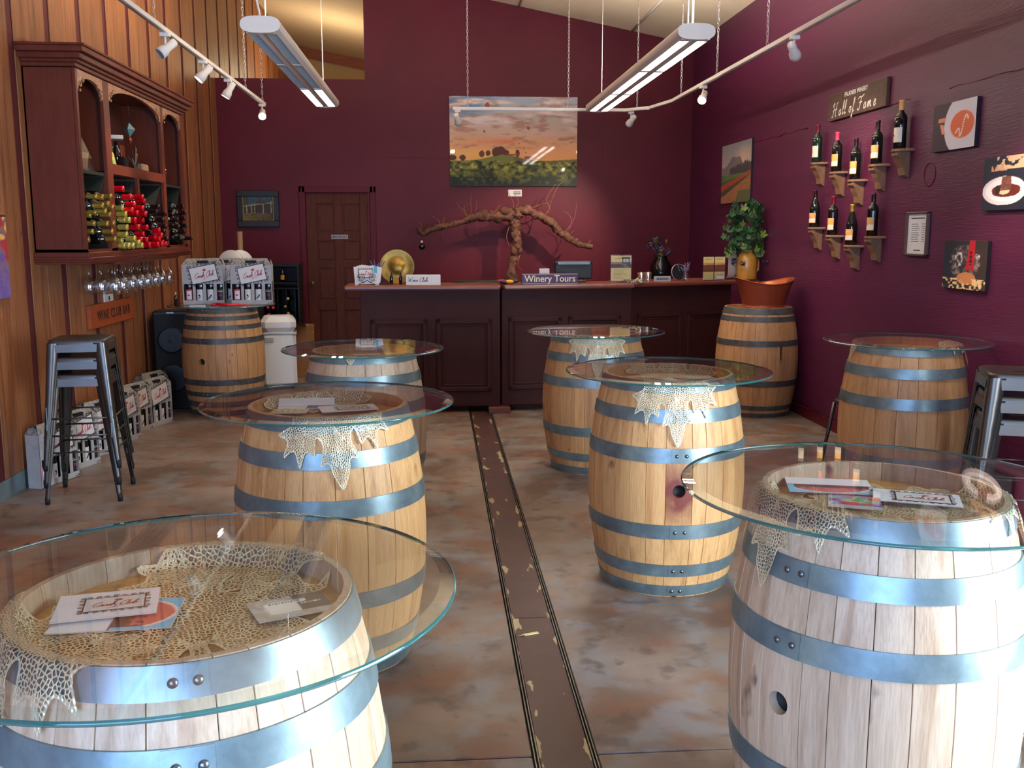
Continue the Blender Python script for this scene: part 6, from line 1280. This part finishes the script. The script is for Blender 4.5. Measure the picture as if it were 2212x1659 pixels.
for k, dx in enumerate((-.12, .06)): bottle('wine_bottle', ['left', 'right'][k]+' one of two yellow-labelled bottles on top of the black corner rack', (-1.84+dx, 11.50, .988), 'bottle', 'dark_foil', 'orange_lab', 'burgundy', .62, face=-PI/2, art=False)
bx = thing('cardboard_box', 'open brown cardboard box with a red strap behind the air conditioner', 'box', (-1.53, 10.75, 0), R(-8))
MB().box((-.16, -.16, 0), (.16, .16, .30)).build('lower_carton', 'kraft', bx); MB().box((-.15, -.16, .305), (.15, .15, .56)).build('upper_carton', 'kraft', bx); MB().add([(-.15, -.16, .56), (.15, -.16, .56), (.17, -.26, .60), (-.13, -.26, .60)], [(0, 1, 2, 3), (3, 2, 1, 0)]).build('flap', 'kraft', bx); MB().tube(crom([(-.1, -.17, .52), (-.05, -.2, .46), (0, -.2, .50), (.0, -.17, .58)], 5), .008, 6).build('red_strap', 'red_ink', bx)
rh = thing('paper_roll_stand', 'white paper rolls with an upright cardboard tube behind the gift boxes', 'paper rolls', (-2.08, 10.45, 0))
MB().box((-.22, -.15, 0), (.22, .2, 1.12), bev=.004).build('pedestal', 'black', rh)
for k, dx in enumerate((-.05, .03)): MB().lathe([(.03, -.03), (.125, -.03), (.13, -.02), (.13, .02), (.125, .03), (.03, .03)], 36, T=TX(dx, .04*k-.05, 1.25) @ RZ(.5*k-.1) @ RX(PI/2)).build('paper_roll', 'white', rh)
MB().lathe([(.028, 1.12), (.028, 1.57), (.023, 1.57), (.023, 1.12)], 24, T=TX(.01, .14, 0)).build('cardboard_tube', 'tube', rh)

# ================================================================ CARDS ON THE BARREL HEADS
def card(name, label, cx, cy, z, w, h, deg, fn, nx=60, ny=44, mt='print', group='leaflets on the barrel heads', tilt=(0, 0), emblem=0, thick=.0015):
    t = thing(name, label, 'leaflet', (cx, cy, z), 0, group, rot=(tilt[0], tilt[1], R(deg)))
    MB().box((-w/2, -h/2, 0), (w/2, h/2, thick), bev=0).build('sheet', 'paper', t)
    if fn: painting('printed_face', w*.996, h*.996, nx, ny, fn, mt, t, (0, 0, thick+.0004), None)
    if emblem:
        m = MB(); crush(m, w*.07, 0, emblem, T=TX(0, 0, thick+.0008), tilt=.02); m.build('club_print', ['ink', 'red_ink', 'paper'], t)
    return t
def white(u, v): return np.tile([224., 226, 230], (len(u), 1))-(12*fbm(u*6, v*6))[:, None]
def broch(u, v):
    c = np.tile([226., 226, 228], (len(u), 1)); c = over(c, (u > .56)*1., (196, 92, 86)); c = over(c, (u > .48)*(u < .66)*1., (76, 48, 48)); c = over(c, (np.hypot(u-.55, (v-.5)*.9) > .42)*(u > .5)*1., (230, 214, 200)); c = over(c, (np.hypot(u-.55, (v-.5)*.9) > .45)*(u > .5)*1., (104, 188, 220)); c = over(c, ((u > .62) & (u < .76) & (fbm(u*30, v*18) > .5))*1., (120, 50, 60)); c = over(c, (v < .07)*(u > .5)*1., (104, 188, 220)); return c
def event(u, v):
    c = np.tile([176., 168, 154], (len(u), 1)); c = over(c, (fbm(u*8, v*8) > .5)*.5, (204, 200, 192)); c = over(c, (u > .58)*(v > .22)*1., (92, 88, 80)); c = over(c, ((abs(u-.40) < .2) & (abs(v-.45) < .22))*1., (224, 214, 188)); c = over(c, ((abs(u-.45) < .28) & (abs(v-.72) < .07))*1., (226, 216, 192)); c = over(c, ((abs(u-.45) < .2) & (abs(v-.72) < .025) & ((u*24 % 1) < .6))*1., (90, 80, 70))
    return over(c, ((abs(u-.78) < .14) & (abs(v-.56) < .04) & ((u*26 % 1) < .6))*1., (222, 216, 206))
def fruit(u, v):
    c = np.tile([150., 176, 150], (len(u), 1)); r3 = random.Random(2)
    for k in range(34):
        a, b, s = r3.random(), r3.random(), r3.uniform(.07, .16); q = r3.choice([(120, 80, 150), (196, 60, 60), (216, 160, 60), (90, 150, 90), (150, 110, 180)]); c = over(c, (np.hypot(u-a, v-b) < s)*1., q)
    return c
def green(u, v):
    a = np.arctan2(v+.15, u-.5); c = lerp((146, 148, 90), (214, 206, 150), (np.sin(a*26) > 0)*1.); return over(c, (v > .72)*1., (206, 190, 160))
HA, HC, HD, HF = .905, .905, .905, .905
card('folded_leaflet', 'white and sky-blue leaflet under the club card on the nearest left barrel', -.553, 1.637, HA+.012, .20, .135, 4, broch)
card('club_leaflet', 'white Crush Club card lying on top in the nearest left barrel head', -.580, 1.668, HA+.020, .168, .125, 12, white, emblem=.10)
card('event_leaflet', 'grey and beige event card at the right of the nearest left barrel head', -.262, 1.650, HA+.014, .135, .095, 24, event)
card('folded_leaflet', 'long white folded leaflet propped in the honey oak barrel', -.50, 3.70, HC+.018, .21, .05, 2, white, tilt=(.7, 0))
card('folded_leaflet', 'blue and red leaflet under the propped one in the honey oak barrel', -.49, 3.665, HC+.010, .22, .10, 2, broch)
card('green_leaflet', 'green vineyard-row leaflet at the left of the honey oak barrel head', -.545, 3.575, HC+.010, .13, .085, 0, green)
card('club_leaflet', 'white Crush Club card at the right of the honey oak barrel head', -.335, 3.61, HC+.012, .21, .125, 14, white, emblem=.11)
card('folded_leaflet', 'pink and white winery leaflet at the left of the lower right barrel head', 1.00, 2.36, HD+.018, .21, .13, -14, lambda u, v: broch(1-v, u), tilt=(.03, 0))
card('fruit_leaflet', 'colourful fruit-patterned booklet in the lower right barrel head', .995, 2.195, HD+.018, .12, .085, -22, fruit, thick=.008)
card('club_leaflet', 'bright white Crush Club card at the right of the lower right barrel head', 1.165, 2.225, HD+.020, .20, .115, -24, white, emblem=.125)
card('folded_leaflet', 'pale blue card inside the wine-stained barrel head', 1.06, 4.23, HF+.012, .12, .07, 20, broch)
card('folded_leaflet', 'cream card inside the wine-stained barrel head', 1.18, 4.27, HF+.012, .12, .08, 8, lambda u, v: np.tile([206., 206, 170], (len(u), 1)))
card('folded_leaflet', 'white card lying in the whitish barrel head before the counter', -.40, 5.50, .88, .16, .1, 8, white)
card('folded_leaflet', 'pale card lying in the barrel head by the purple wall', 2.60, 5.26, .918, .18, .1, 5, white)
# small things on the floor
for k, (x, y) in enumerate(((1.62, 4.75), (.86, 5.2), (-1.05, 3.9))):
    tag(MB().box((-.012, -.003, 0), (.012, .003, .002), T=RZ(k)).build('paper_scrap', 'paper', None, (x, y, .001)), ['tiny white paper scrap on the floor behind the wine-stained barrel', 'tiny white paper scrap beside the floor channel', 'tiny white paper scrap on the brown floor at left'][k], 'paper scrap')
tag(MB().box((-.03, -.008, 0), (.03, .006, .003), T=RZ(.3)).add([(-.03, 0, .001), (-.055, -.02, .001), (-.02, -.014, .002)], [(0, 1, 2)]).build('tape_scrap', 'cream', None, (.355, 3.62, .0015)), 'curled scrap of pale tape on the floor channel', 'scrap')
